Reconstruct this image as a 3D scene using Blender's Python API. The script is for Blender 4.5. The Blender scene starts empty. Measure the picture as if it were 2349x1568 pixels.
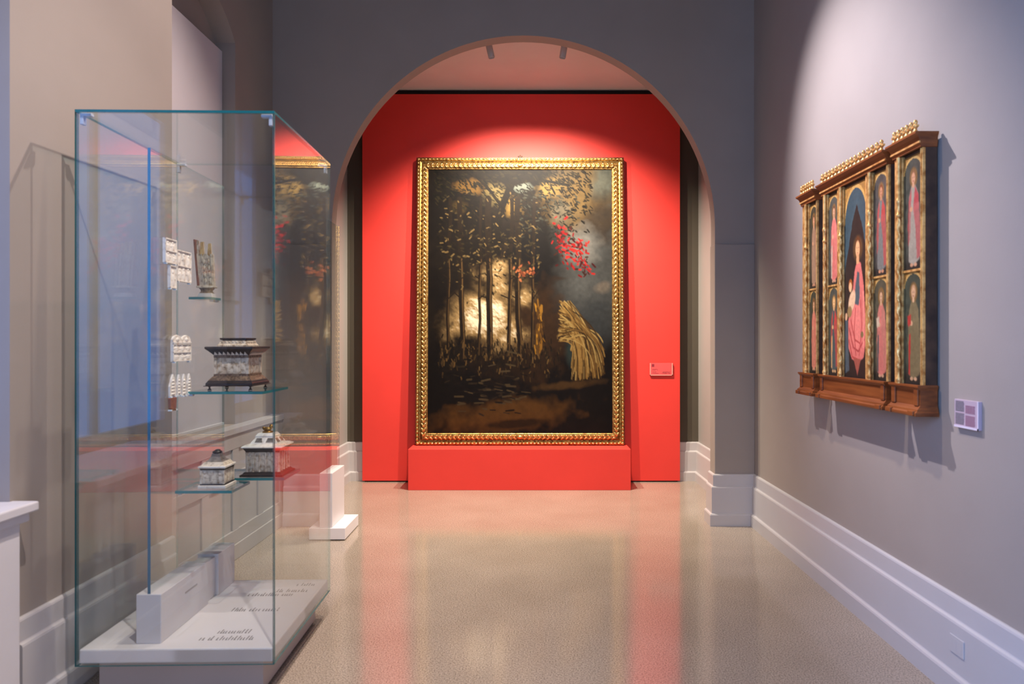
import bpy, bmesh, math, random
import numpy as np
from mathutils import Vector, Matrix

random.seed(7)
scene = bpy.context.scene
col = scene.collection
PI = math.pi

# ------------------------------------------------------------------ helpers
def srgb(r, g, b):
    out = []
    for c in (r, g, b):
        c = c / 255.0
        out.append(c / 12.92 if c <= 0.04045 else ((c + 0.055) / 1.055) ** 2.4)
    return tuple(out)

def rgba(c):
    return (c[0], c[1], c[2], 1.0)

class MB:
    """collects shapes into one mesh"""
    def __init__(self):
        self.v, self.f, self.mi = [], [], []
    def add(self, verts, faces, mi=0, M=None):
        o = len(self.v)
        for p in verts:
            p = Vector(p)
            if M is not None:
                p = M @ p
            self.v.append(tuple(p))
        for f in faces:
            self.f.append(tuple(i + o for i in f))
            self.mi.append(mi)
        return self
    def box(self, x0, x1, y0, y1, z0, z1, mi=0, M=None, side_mi=None):
        vs = [(x0, y0, z0), (x1, y0, z0), (x1, y1, z0), (x0, y1, z0),
              (x0, y0, z1), (x1, y0, z1), (x1, y1, z1), (x0, y1, z1)]
        fs = [(0, 3, 2, 1), (4, 5, 6, 7), (0, 1, 5, 4), (1, 2, 6, 5), (2, 3, 7, 6), (3, 0, 4, 7)]
        self.add(vs, fs, mi, M)
        return self
    def pane(self, x0, x1, y0, y1, z0, z1, axis, rims='xyzXYZ', M=None):
        """glass sheet: broad faces mat 0, tinted rims mat 1 on the named sides (x low, X high ...), other rims mat 2"""
        self.box(x0, x1, y0, y1, z0, z1, 2, M)
        n = len(self.mi) - 6
        side = {'z': 0, 'Z': 1, 'y': 2, 'X': 3, 'Y': 4, 'x': 5}
        for k, i in side.items():
            if k.lower() == axis:
                self.mi[n + i] = 0
            elif k in rims:
                self.mi[n + i] = 1
        return self
    def loft(self, rings, mi=0, M=None, cap=True, closed=True):
        """rings: lists of points with the same count"""
        o = [p for r in rings for p in r]
        n = len(rings[0])
        fs = []
        for k in range(len(rings) - 1):
            for i in range(n if closed else n - 1):
                j = (i + 1) % n
                fs.append((k * n + i, k * n + j, (k + 1) * n + j, (k + 1) * n + i))
        if cap:
            fs.append(tuple(reversed(range(n))))
            fs.append(tuple((len(rings) - 1) * n + i for i in range(n)))
        self.add(o, fs, mi, M)
        return self
    def rects(self, prof, mi=0, M=None):
        """prof: (z, half x, half y) stacked rectangles"""
        return self.loft([[(-a, -b, z), (a, -b, z), (a, b, z), (-a, b, z)] for z, a, b in prof], mi, M)
    def lathe(self, prof, n=16, mi=0, M=None):
        return self.loft([[(r * math.cos(2 * PI * i / n), r * math.sin(2 * PI * i / n), z) for i in range(n)]
                          for r, z in prof], mi, M)
    def prism(self, poly, a, b, axis='y', mi=0, M=None):
        """poly of (p,q) extruded from a to b along axis"""
        def pt(p, q, t):
            return {'x': (t, p, q), 'y': (p, t, q), 'z': (p, q, t)}[axis]
        return self.loft([[pt(p, q, a) for p, q in poly], [pt(p, q, b) for p, q in poly]], mi, M)
    def blob(self, c, r, n=10, m=6, mi=0, M=None, R=None):
        rings = []
        for k in range(m + 1):
            t = -PI / 2 + PI * k / m
            cr = max(math.cos(t), 0.02)
            ring = []
            for i in range(n):
                p = Vector((r[0] * cr * math.cos(2 * PI * i / n), r[1] * cr * math.sin(2 * PI * i / n), r[2] * math.sin(t)))
                if R is not None:
                    p = R @ p
                ring.append(tuple(Vector(c) + p))
            rings.append(ring)
        return self.loft(rings, mi, M)
    def build(self, name, mats, parent=None, smooth=False, bevel=0.0, seg=2, auto=None):
        me = bpy.data.meshes.new(name)
        me.from_pydata(self.v, [], self.f)
        if not isinstance(mats, (list, tuple)):
            mats = [mats]
        for m in mats:
            me.materials.append(m)
        for p, i in zip(me.polygons, self.mi):
            p.material_index = i
            p.use_smooth = smooth
        bm = bmesh.new()
        bm.from_mesh(me)
        bmesh.ops.recalc_face_normals(bm, faces=bm.faces)
        if auto is not None:
            for e in bm.edges:
                if len(e.link_faces) == 2 and e.calc_face_angle(0) > auto:
                    e.smooth = False
        bm.to_mesh(me)
        bm.free()
        me.update()
        o = bpy.data.objects.new(name, me)
        col.objects.link(o)
        if parent is not None:
            o.parent = parent
        if bevel > 0:
            b = o.modifiers.new('bevel', 'BEVEL')
            b.width = bevel
            b.segments = seg
            b.limit_method = 'ANGLE'
            b.angle_limit = math.radians(50)
        return o

def thing(name, label, cat, loc=(0, 0, 0), rotz=0.0, group=None):
    o = bpy.data.objects.new(name, None)
    o.empty_display_size = 0.1
    col.objects.link(o)
    o.location = loc
    o.rotation_euler = (0, 0, rotz)
    o['label'] = label
    o['category'] = cat
    if group:
        o['group'] = group
    return o

def tag(o, label, cat, group=None):
    o['label'] = label
    o['category'] = cat
    if group:
        o['group'] = group
    return o

def struct(o):
    o['kind'] = 'structure'
    return o

# ------------------------------------------------------------------ materials
def mat_new(name):
    m = bpy.data.materials.new(name)
    m.use_nodes = True
    nt = m.node_tree
    bsdf = nt.nodes['Principled BSDF']
    return m, nt, bsdf

def paint(name, c, rough=0.6, var=0.05, scale=6.0, bump=0.0, bscale=200.0, metallic=0.0, spec=0.5, coat=0.0):
    m, nt, b = mat_new(name)
    tc = nt.nodes.new('ShaderNodeTexCoord')
    nz = nt.nodes.new('ShaderNodeTexNoise')
    nz.inputs['Scale'].default_value = scale
    nz.inputs['Detail'].default_value = 4
    nt.links.new(tc.outputs['Object'], nz.inputs['Vector'])
    rp = nt.nodes.new('ShaderNodeValToRGB')
    rp.color_ramp.elements[0].position = 0.3
    rp.color_ramp.elements[1].position = 0.7
    rp.color_ramp.elements[0].color = rgba([x * (1 - var) for x in c])
    rp.color_ramp.elements[1].color = rgba([min(1, x * (1 + var)) for x in c])
    nt.links.new(nz.outputs['Fac'], rp.inputs['Fac'])
    nt.links.new(rp.outputs['Color'], b.inputs['Base Color'])
    b.inputs['Roughness'].default_value = rough
    b.inputs['Metallic'].default_value = metallic
    b.inputs['Specular IOR Level'].default_value = spec
    if coat:
        b.inputs['Coat Weight'].default_value = coat
        b.inputs['Coat Roughness'].default_value = 0.15
    if bump:
        n2 = nt.nodes.new('ShaderNodeTexNoise')
        n2.inputs['Scale'].default_value = bscale
        n2.inputs['Detail'].default_value = 3
        nt.links.new(tc.outputs['Object'], n2.inputs['Vector'])
        bp = nt.nodes.new('ShaderNodeBump')
        bp.inputs['Strength'].default_value = bump
        bp.inputs['Distance'].default_value = 0.002
        nt.links.new(n2.outputs['Fac'], bp.inputs['Height'])
        nt.links.new(bp.outputs['Normal'], b.inputs['Normal'])
    return m

def mix2(name, c1, c2, scale, lo, hi, rough=0.5, metallic=0.0, bump=0.0, stretch=None, rough2=None):
    m, nt, b = mat_new(name)
    tc = nt.nodes.new('ShaderNodeTexCoord')
    mp = nt.nodes.new('ShaderNodeMapping')
    if stretch:
        mp.inputs['Scale'].default_value = stretch
    nt.links.new(tc.outputs['Object'], mp.inputs['Vector'])
    nz = nt.nodes.new('ShaderNodeTexNoise')
    nz.inputs['Scale'].default_value = scale
    nz.inputs['Detail'].default_value = 6
    nt.links.new(mp.outputs['Vector'], nz.inputs['Vector'])
    rp = nt.nodes.new('ShaderNodeValToRGB')
    rp.color_ramp.elements[0].position = lo
    rp.color_ramp.elements[1].position = hi
    rp.color_ramp.elements[0].color = rgba(c1)
    rp.color_ramp.elements[1].color = rgba(c2)
    nt.links.new(nz.outputs['Fac'], rp.inputs['Fac'])
    nt.links.new(rp.outputs['Color'], b.inputs['Base Color'])
    b.inputs['Roughness'].default_value = rough
    b.inputs['Metallic'].default_value = metallic
    if bump:
        bp = nt.nodes.new('ShaderNodeBump')
        bp.inputs['Strength'].default_value = bump
        bp.inputs['Distance'].default_value = 0.003
        nt.links.new(nz.outputs['Fac'], bp.inputs['Height'])
        nt.links.new(bp.outputs['Normal'], b.inputs['Normal'])
    return m

M_wall = paint('wall_grey_paint', (0.335, 0.287, 0.250), 0.75, 0.03, 3.0, 0.12, 120)
M_ceil_n = paint('dark_ceiling_paint', (0.16, 0.15, 0.14), 0.85)
M_wall_b = paint('back_room_paint', (0.34, 0.325, 0.30), 0.8, 0.03, 3.0, 0.1, 120)
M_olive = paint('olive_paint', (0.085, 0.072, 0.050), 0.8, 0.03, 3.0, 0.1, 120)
M_ceil = paint('ceiling_paint', (0.74, 0.71, 0.69), 0.85, 0.03, 3.0, 0.1, 100)
M_trim = paint('skirting_satin_paint', (0.52, 0.50, 0.50), 0.35, 0.02, 4.0)
M_wains = paint('pale_grey_panelling', (0.40, 0.375, 0.365), 0.45, 0.02, 5.0)
M_white = paint('white_lacquer', (0.68, 0.65, 0.66), 0.45, 0.02, 5.0)
M_deck = paint('deck_white', (0.76, 0.73, 0.74), 0.5, 0.02, 5.0)
M_plinth = paint('plinth_grey', (0.40, 0.36, 0.35), 0.5, 0.03, 5.0)
M_blind = paint('white_blind', (0.62, 0.58, 0.60), 0.8, 0.02, 4.0, 0.1, 300)
M_red = paint('red_display_paint', (0.78, 0.042, 0.030), 0.62, 0.03, 3.0, 0.08, 150)
M_black = paint('black_gap', (0.006, 0.006, 0.006), 0.8)
M_gold = mix2('carved_gilding', (0.42, 0.20, 0.05), (0.86, 0.60, 0.22), 60, 0.35, 0.6, 0.32, 0.92, 0.3)
M_gold_d = mix2('dull_gilding', (0.16, 0.07, 0.02), (0.55, 0.34, 0.10), 40, 0.35, 0.65, 0.42, 0.85, 0.3)
M_frame_side = mix2('frame_side_wood', (0.02, 0.010, 0.005), (0.07, 0.035, 0.015), 20, 0.35, 0.65, 0.5)
M_gold_p = mix2('worn_gold_leaf', (0.48, 0.22, 0.055), (0.88, 0.56, 0.20), 35, 0.33, 0.60, 0.40, 0.6, 0.2)
M_wood_p = mix2('orange_brown_wood', (0.115, 0.028, 0.007), (0.27, 0.078, 0.018), 14, 0.3, 0.7, 0.38, 0.0, 0.15, (1, .2, 3))
M_wood_d = mix2('dark_brown_wood', (0.030, 0.014, 0.008), (0.085, 0.042, 0.022), 16, 0.3, 0.7, 0.6)
M_bone = mix2('carved_bone', (0.36, 0.25, 0.16), (0.76, 0.64, 0.50), 60, 0.32, 0.55, 0.45, 0.0, 0.4)
M_bone_l = mix2('pale_bone', (0.62, 0.50, 0.40), (0.88, 0.80, 0.71), 45, 0.30, 0.50, 0.45, 0.0, 0.3)
M_ebony = mix2('dark_intarsia_wood', (0.008, 0.007, 0.010), (0.04, 0.026, 0.022), 50, 0.3, 0.7, 0.35)
M_walnut = mix2('brown_inlay', (0.09, 0.05, 0.03), (0.24, 0.155, 0.10), 90, 0.42, 0.58, 0.5)
M_greyw = mix2('weathered_grey_wood', (0.10, 0.085, 0.075), (0.24, 0.20, 0.175), 60, 0.35, 0.65, 0.6)
M_handle = mix2('red_brown_wood', (0.16, 0.045, 0.02), (0.32, 0.10, 0.04), 40, 0.35, 0.65, 0.4)
M_metal = paint('grey_metal', (0.5, 0.5, 0.5), 0.3, 0.02, 5, 0, 200, 1.0)
M_lampw = paint('lamp_white_metal', (0.50, 0.48, 0.47), 0.5)
M_ink = paint('caption_ink', (0.24, 0.22, 0.23), 0.7)
M_pin = paint('clear_pin', (0.75, 0.8, 0.82), 0.15)
M_edge = paint('glass_edge_teal', (0.012, 0.13, 0.15), 0.12, 0.05, 10)
M_edge_b = paint('glass_edge_blue', (0.008, 0.135, 0.25), 0.15, 0.05, 10)
M_edge_s = paint('shelf_edge_teal', (0.03, 0.22, 0.24), 0.1, 0.05, 10)
M_clip = paint('clear_clip', (0.55, 0.58, 0.66), 0.2)
M_lblr = paint('red_label_plate', (0.72, 0.10, 0.10), 0.3, 0.02)
M_lblr_ink = paint('red_label_ink', (0.30, 0.02, 0.035), 0.6)
M_lblr_edge = paint('acrylic_edge_pink', (0.80, 0.36, 0.30), 0.2)
M_lbl = paint('pale_label_plate', (0.48, 0.38, 0.44), 0.3, 0.02)
M_lbl_grey = paint('label_grey_print', (0.19, 0.165, 0.175), 0.6, 0.25, 140)
M_lbl_pink = paint('label_pink_print', (0.32, 0.15, 0.20), 0.6, 0.15, 140)
M_acr = paint('acrylic_edge', (0.70, 0.64, 0.72), 0.2)

def floor_mat():
    m, nt, b = mat_new('polished_speckled_floor')
    tc = nt.nodes.new('ShaderNodeTexCoord')
    n1 = nt.nodes.new('ShaderNodeTexNoise'); n1.inputs['Scale'].default_value = 2.2; n1.inputs['Detail'].default_value = 4
    n2 = nt.nodes.new('ShaderNodeTexNoise'); n2.inputs['Scale'].default_value = 150; n2.inputs['Detail'].default_value = 3
    n3 = nt.nodes.new('ShaderNodeTexVoronoi'); n3.inputs['Scale'].default_value = 90
    for n in (n1, n2, n3):
        nt.links.new(tc.outputs['Object'], n.inputs['Vector'])
    r1 = nt.nodes.new('ShaderNodeValToRGB')
    r1.color_ramp.elements[0].position = 0.3; r1.color_ramp.elements[1].position = 0.7
    r1.color_ramp.elements[0].color = (0.360, 0.305, 0.248, 1); r1.color_ramp.elements[1].color = (0.415, 0.357, 0.295, 1)
    nt.links.new(n1.outputs['Fac'], r1.inputs['Fac'])
    r2 = nt.nodes.new('ShaderNodeValToRGB')
    r2.color_ramp.elements[0].position = 0.34; r2.color_ramp.elements[1].position = 0.6
    r2.color_ramp.elements[0].color = (0.42, 0.39, 0.37, 1); r2.color_ramp.elements[1].color = (1.12, 1.1, 1.08, 1)
    nt.links.new(n2.outputs['Fac'], r2.inputs['Fac'])
    mx = nt.nodes.new('ShaderNodeMix'); mx.data_type = 'RGBA'; mx.blend_type = 'MULTIPLY'
    mx.inputs[0].default_value = 0.9
    nt.links.new(r1.outputs['Color'], mx.inputs[6]); nt.links.new(r2.outputs['Color'], mx.inputs[7])
    nt.links.new(mx.outputs[2], b.inputs['Base Color'])
    r3 = nt.nodes.new('ShaderNodeMapRange')
    r3.inputs['To Min'].default_value = 0.09; r3.inputs['To Max'].default_value = 0.15
    nt.links.new(n1.outputs['Fac'], r3.inputs['Value'])
    nt.links.new(r3.outputs['Result'], b.inputs['Roughness'])
    b.inputs['Specular IOR Level'].default_value = 0.5
    b.inputs['IOR'].default_value = 1.72
    bp = nt.nodes.new('ShaderNodeBump'); bp.inputs['Strength'].default_value = 0.015; bp.inputs['Distance'].default_value = 0.001
    nt.links.new(n2.outputs['Fac'], bp.inputs['Height'])
    nt.links.new(bp.outputs['Normal'], b.inputs['Normal'])
    return m
M_floor = floor_mat()

def glass_mat(name, tint=(0.965, 0.985, 0.985), f0=0.045, gtint=(1, 1, 1)):
    """thin architectural glass: clear transmission plus Schlick reflection"""
    m = bpy.data.materials.new(name)
    m.use_nodes = True
    nt = m.node_tree
    nt.nodes.clear()
    out = nt.nodes.new('ShaderNodeOutputMaterial')
    tr = nt.nodes.new('ShaderNodeBsdfTransparent'); tr.inputs['Color'].default_value = rgba(tint)
    gl = nt.nodes.new('ShaderNodeBsdfGlossy'); gl.inputs['Roughness'].default_value = 0.0
    gl.inputs['Color'].default_value = rgba(gtint)
    lw = nt.nodes.new('ShaderNodeLayerWeight'); lw.inputs['Blend'].default_value = 0.5
    pw = nt.nodes.new('ShaderNodeMath'); pw.operation = 'POWER'; pw.inputs[1].default_value = 5.0
    nt.links.new(lw.outputs['Facing'], pw.inputs[0])
    ma = nt.nodes.new('ShaderNodeMath'); ma.operation = 'MULTIPLY_ADD'
    ma.inputs[1].default_value = 1 - f0; ma.inputs[2].default_value = f0
    nt.links.new(pw.outputs[0], ma.inputs[0])
    mx = nt.nodes.new('ShaderNodeMixShader')
    nt.links.new(ma.outputs[0], mx.inputs[0])
    nt.links.new(tr.outputs[0], mx.inputs[1]); nt.links.new(gl.outputs[0], mx.inputs[2])
    nt.links.new(mx.outputs[0], out.inputs['Surface'])
    return m
M_glass = glass_mat('clear_glass')
M_rim = glass_mat('clear_glass_rim', (0.72, 0.86, 0.87))
M_glass_s = glass_mat('shelf_glass', (0.93, 0.975, 0.975))

def attr_mat(name, rough=0.4, spec=0.4, bump=0.1):
    m, nt, b = mat_new(name)
    a = nt.nodes.new('ShaderNodeVertexColor'); a.layer_name = 'picture'
    tc = nt.nodes.new('ShaderNodeTexCoord')
    nz = nt.nodes.new('ShaderNodeTexNoise'); nz.inputs['Scale'].default_value = 140; nz.inputs['Detail'].default_value = 4
    nt.links.new(tc.outputs['Object'], nz.inputs['Vector'])
    nt.links.new(a.outputs['Color'], b.inputs['Base Color'])
    b.inputs['Roughness'].default_value = rough
    b.inputs['Specular IOR Level'].default_value = spec
    bp = nt.nodes.new('ShaderNodeBump'); bp.inputs['Strength'].default_value = bump; bp.inputs['Distance'].default_value = 0.002
    nt.links.new(nz.outputs['Fac'], bp.inputs['Height'])
    nt.links.new(bp.outputs['Normal'], b.inputs['Normal'])
    return m
M_oil = attr_mat('oil_paint', 0.5, 0.12)
M_tempera = attr_mat('tempera_paint', 0.5, 0.3)

# ------------------------------------------------------------------ painter
class Canvas:
    """little painter working on a numpy grid; colours are linear"""
    def __init__(self, w, h, c, seed=1):
        self.w, self.h = w, h
        self.a = np.zeros((h, w, 3), dtype=np.float64)
        self.a[:] = c
        self.yy, self.xx = np.mgrid[0:h, 0:w].astype(np.float64)
        self.rng = np.random.default_rng(seed)
    def noise(self, cell, octaves=3):
        out = np.zeros((self.h, self.w)); amp = 1.0; tot = 0
        for _ in range(octaves):
            gh, gw = int(self.h / cell) + 3, int(self.w / cell) + 3
            g = self.rng.random((gh, gw))
            y = self.yy / cell; x = self.xx / cell
            y0 = y.astype(int); x0 = x.astype(int)
            fy = y - y0; fx = x - x0
            fy = fy * fy * (3 - 2 * fy); fx = fx * fx * (3 - 2 * fx)
            v = (g[y0, x0] * (1 - fx) + g[y0, x0 + 1] * fx) * (1 - fy) + (g[y0 + 1, x0] * (1 - fx) + g[y0 + 1, x0 + 1] * fx) * fy
            out += amp * v; tot += amp; amp *= 0.5; cell = max(1.5, cell / 2)
        return out / tot
    def blend(self, mask, c):
        mask = np.clip(mask, 0, 1)[..., None]
        self.a = self.a * (1 - mask) + np.array(c) * mask
    def ellipse(self, cx, cy, rx, ry, c, ang=0.0, soft=0.35, op=1.0, rough=0.0, nz=None):
        ca, sa = math.cos(ang), math.sin(ang)
        dx, dy = self.xx - cx, self.yy - cy
        d = np.sqrt(((dx * ca + dy * sa) / rx) ** 2 + ((-dx * sa + dy * ca) / ry) ** 2)
        if nz is not None:
            d = d + (nz - 0.5) * rough
        self.blend(op * np.clip((1 + soft * 0.5 - d) / max(soft, 1e-3), 0, 1), c)
    def poly(self, pts, c, op=1.0, soft=1.0):
        """filled polygon by even-odd rule, slightly softened"""
        ins = np.zeros((self.h, self.w), bool)
        n = len(pts)
        for i in range(n):
            x0, y0 = pts[i]; x1, y1 = pts[(i + 1) % n]
            if y0 == y1:
                continue
            cond = ((self.yy < y0) != (self.yy < y1))
            xi = (x1 - x0) * (self.yy - y0) / (y1 - y0) + x0
            ins ^= cond & (self.xx < xi)
        m = ins.astype(float)
        if soft > 0:
            p = np.pad(m, 1, mode='edge')
            m = (p[:-2, 1:-1] + p[2:, 1:-1] + p[1:-1, :-2] + p[1:-1, 2:] + 2 * m) / 6
        self.blend(m * op, c)
    def stroke(self, pts, r, c, op=1.0):
        """polyline brush stroke drawn with round dabs, local window for speed"""
        for (x0, y0), (x1, y1) in zip(pts[:-1], pts[1:]):
            L = max(1, int(math.hypot(x1 - x0, y1 - y0) / max(0.5, r * 0.6)))
            for k in range(L + 1):
                t = k / L
                cx, cy = x0 + (x1 - x0) * t, y0 + (y1 - y0) * t
                xa, xb = int(max(0, cx - r - 2)), int(min(self.w, cx + r + 3))
                ya, yb = int(max(0, cy - r - 2)), int(min(self.h, cy + r + 3))
                if xa >= xb or ya >= yb:
                    continue
                d = np.hypot(self.xx[ya:yb, xa:xb] - cx, self.yy[ya:yb, xa:xb] - cy)
                m = (op * np.clip(r + 0.5 - d, 0, 1))[..., None]
                self.a[ya:yb, xa:xb] = self.a[ya:yb, xa:xb] * (1 - m) + np.array(c) * m
    def mesh(self, name, mat, place, parent):
        """place(u, v) -> point, u 0..1 left to right, v 0..1 bottom to top"""
        w, h = self.w, self.h
        vs = []
        for j in range(h):
            for i in range(w):
                vs.append(place(i / (w - 1), 1 - j / (h - 1)))
        fs = []
        for j in range(h - 1):
            for i in range(w - 1):
                fs.append((j * w + i, (j + 1) * w + i, (j + 1) * w + i + 1, j * w + i + 1))
        me = bpy.data.meshes.new(name)
        me.from_pydata(vs, [], fs)
        me.materials.append(mat)
        at = me.color_attributes.new('picture', 'FLOAT_COLOR', 'POINT')
        buf = np.ones((h * w, 4), dtype=np.float32)
        buf[:, :3] = np.clip(self.a.reshape(-1, 3), 0, 1)
        at.data.foreach_set('color', buf.ravel())
        me.update()
        o = bpy.data.objects.new(name, me)
        col.objects.link(o)
        o.parent = parent
        return o

# ------------------------------------------------------------------ camera
EYE = 1.42
F = 1566.0
cam_d = bpy.data.cameras.new('camera')
cam = bpy.data.objects.new('camera', cam_d)
col.objects.link(cam)
cam.location = (0, 0, EYE)
cam.rotation_euler = (PI / 2, 0, 0)
cam_d.sensor_width = 36
cam_d.lens = 24.0
cam_d.shift_x = -50.5 / 2349
cam_d.clip_start = 0.05
cam_d.dof.use_dof = True
cam_d.dof.focus_distance = 6.6
cam_d.dof.aperture_fstop = 2.8
scene.camera = cam

# ------------------------------------------------------------------ the room
XR = 1.717          # right wall
XL = -2.04          # left wall beyond the projecting part
XP = -1.92          # projecting part of the left wall
YA = 5.327          # face of the arched wall
YB = 5.447          # its back
YW = 7.02           # far wall of the next room
H1 = 4.75           # ceiling of the near room
H2 = 3.985          # ceiling of the next room

struct(MB().box(-4.0, 3.5, -3.2, 8.0, -0.1, 0.0).build('floor', M_floor))
struct(MB().box(XR, XR + 0.15, -3.0, YA + 0.06, 0, H1).build('wall_right', M_wall))
struct(MB().box(-4.0, 3.5, -3.15, -3.0, 0, H1).build('wall_rear', M_wall))
struct(MB().box(-2.6, 2.0, -3.0, YA, H1, H1 + 0.1).build('ceiling_near', M_ceil_n))
struct(MB().box(-2.6, 2.4, YB + 0.002, YW + 0.1, H2, H2 + 0.1).build('ceiling_far', M_ceil))
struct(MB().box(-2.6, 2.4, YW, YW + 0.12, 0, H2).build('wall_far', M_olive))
struct(MB().box(-2.05, -1.92, YB, YW, 0, H2).build('wall_far_left', M_wall_b))
struct(MB().box(1.69, 1.83, YB, YW, 0, H2).build('wall_far_right', M_wall_b))

# arched wall
ACX, AR, ASP = -0.083, 1.495, 2.315     # centre, radius, springing height
def arch_outline(n=64):
    return [(ACX + AR * math.cos(PI - PI * i / n), ASP + AR * math.sin(PI - PI * i / n)) for i in range(n + 1)]
def arch_wall():
    m = MB()
    a = arch_outline()
    xl, xr = XL - 0.3, XR + 0.06
    # strips above the arch, then the two piers
    top = H1
    for (p0, p1) in zip(a[:-1], a[1:]):
        m.loft([[(p0[0], YA, p0[1]), (p1[0], YA, p1[1]), (p1[0], YA, top), (p0[0], YA, top)],
                [(p0[0], YB, p0[1]), (p1[0], YB, p1[1]), (p1[0], YB, top), (p0[0], YB, top)]])
    m.box(xl, a[0][0], YA, YB, 0, top)
    m.box(a[-1][0], xr, YA, YB, 0, top)
    return m.build('wall_arch', M_wall)
struct(arch_wall())
# slightly proud lower piers with their impost step
IMP = 2.18
struct(MB().box(ACX + AR - 0.006, XR, YA - 0.018, YB + 0.004, 0, IMP).build('trim_1', M_wall, bevel=0.004))
struct(MB().box(XL, ACX - AR + 0.006, YA - 0.018, YB + 0.004, 0, IMP).build('trim_2', M_wall, bevel=0.004))

SK = [(0, 0), (0.048, 0), (0.048, 0.084), (0.044, 0.092), (0.034, 0.096), (0.032, 0.100), (0.032, 0.292),
      (0.029, 0.300), (0.020, 0.304), (0.018, 0.308), (0.018, 0.384), (0.015, 0.391), (0.006, 0.395), (0, 0.395)]
def skirting(name, pts, mat=M_trim):
    """pts: list of (x, y) walked with the room on the left hand side"""
    m = MB()
    n = len(pts)
    dirs = [(Vector(pts[i + 1]) - Vector(pts[i])).normalized() for i in range(n - 1)]
    rings = []
    for i in range(n):
        d0 = dirs[max(0, i - 1)]; d1 = dirs[min(n - 2, i)]
        n0 = Vector((-d0.y, d0.x)); n1 = Vector((-d1.y, d1.x))
        b = (n0 + n1)
        b = b / b.dot(n0) if b.length > 1e-6 else n0
        rings.append([(pts[i][0] + b.x * p, pts[i][1] + b.y * p, z) for p, z in SK])
    m.loft(rings)
    return struct(m.build(name, mat, bevel=0.0))
jr, jl = ACX + AR - 0.006, ACX - AR + 0.006
skirting('baseboard_right', [(XR, -3.0), (XR, YA - 0.018), (jr, YA - 0.018), (jr, YB + 0.004)])
skirting('baseboard_far_right', [(1.69, YB + 0.03), (1.69, YW), (1.0, YW)])
skirting('baseboard_far_left', [(-1.3, YW), (-1.92, YW), (-1.92, YB + 0.03)])
skirting('baseboard_arch_left', [(jl, YB + 0.004), (jl, YA - 0.018), (-1.94, YA - 0.018)])

# left wall: projecting part, then the wall with the arched window niche
struct(MB().box(XP - 0.54, XP, 2.50, 3.62, 0, H1).build('wall_left', M_wall))
skirting('baseboard_left', [(XP, 3.62), (XP, 2.52)])
def niche_wall():
    m = MB()
    x0, x1 = XL - 0.135, XL
    y0, y1, z0 = 3.70, 4.66, 0.86
    m.box(x0, x1, 3.60, y0, 0, H1)
    m.box(x0, x1, y1, YA, 0, H1)
    m.box(x0, x1, y0, y1, 0, z0)
    n = 24
    half = (y1 - y0) / 2; rise = 0.22
    R = (half * half + rise * rise) / (2 * rise)
    zc = 3.46 + rise - R
    pts = []
    for i in range(n + 1):
        y = y0 + (y1 - y0) * i / n
        pts.append((y, zc + math.sqrt(R * R - (y - (y0 + half)) ** 2)))
    for p, q in zip(pts[:-1], pts[1:]):
        m.loft([[(x0, p[0], p[1]), (x0, q[0], q[1]), (x0, q[0], H1), (x0, p[0], H1)],
                [(x1, p[0], p[1]), (x1, q[0], q[1]), (x1, q[0], H1), (x1, p[0], H1)]])
    return m.build('wall_left_niche', M_wall)
struct(niche_wall())
struct(MB().box(XL - 0.22, XL - 0.135, 3.5, 4.9, 0.5, H1).build('wall_left_recess', M_wall))
wb = MB().box(XL - 0.115, XL - 0.085, 3.702, 4.655, 0.845, 3.40).build('window_1', M_blind, bevel=0.003)
struct(wb)
MB().box(XL - 0.112, XL - 0.070, 3.704, 4.653, 0.835, 0.875).build('blind_hem_bar', M_white, wb, bevel=0.003)

# panelled window seat on the left wall below the niche
def wainscot(name, x0, x1, y0, y1, z1, panels):
    m = MB()
    m.box(x0, x1 - 0.015, y0, y1, 0, z1 - 0.04)
    m.box(x0, x1 + 0.012, y0, y1 + 0.0, z1 - 0.04, z1)
    m.box(x0, x1 + 0.012, y0, y1, 0.0, 0.10)
    fr = 0.015
    # raised stiles and rails around sunk panels
    m.box(x1 - fr, x1, y0, y1, z1 - 0.14, z1 - 0.04)
    m.box(x1 - fr, x1, y0, y1, 0.10, 0.19)
    m.box(x1 - fr, x1, y0, y1, 0.50, 0.57)
    w = (y1 - y0) / panels
    for i in range(panels + 1):
        c = y0 + w * i
        m.box(x1 - fr - 0.002, x1 - 0.002, max(y0 + 0.001, c - 0.045), min(y1 - 0.001, c + 0.045), 0.09, z1 - 0.03)
    return struct(m.build(name, M_wains, bevel=0.003))
wainscot('trim_3', XL, -1.955, 3.66, YA - 0.02, 0.86, 4)
# sill and panelled pier at the near left
struct(MB().box(XP - 0.4, -1.825, 1.30, 2.52, 0.80, 0.835).box(XP - 0.4, -1.845, 1.30, 2.50, 0.765, 0.80)
       .build('trim_4', M_white, bevel=0.006))
struct(MB().box(XP - 0.4, -1.875, 1.30, 2.47, 0, 0.765).box(XP - 0.4, -1.862, 2.36, 2.475, 0.10, 0.765)
       .box(XP - 0.4, -1.862, 1.30, 2.22, 0.10, 0.765).box(XP - 0.4, -1.85, 1.30, 2.478, 0, 0.10)
       .build('trim_5', M_white, bevel=0.005))
struct(MB().box(-2.6, -2.45, -3.0, 2.6, 0, H1).build('wall_left_bay', M_white))
struct(MB().box(-2.46, XP, -3.0, -0.4, 0, H1).build('wall_left_near', M_wall))

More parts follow.
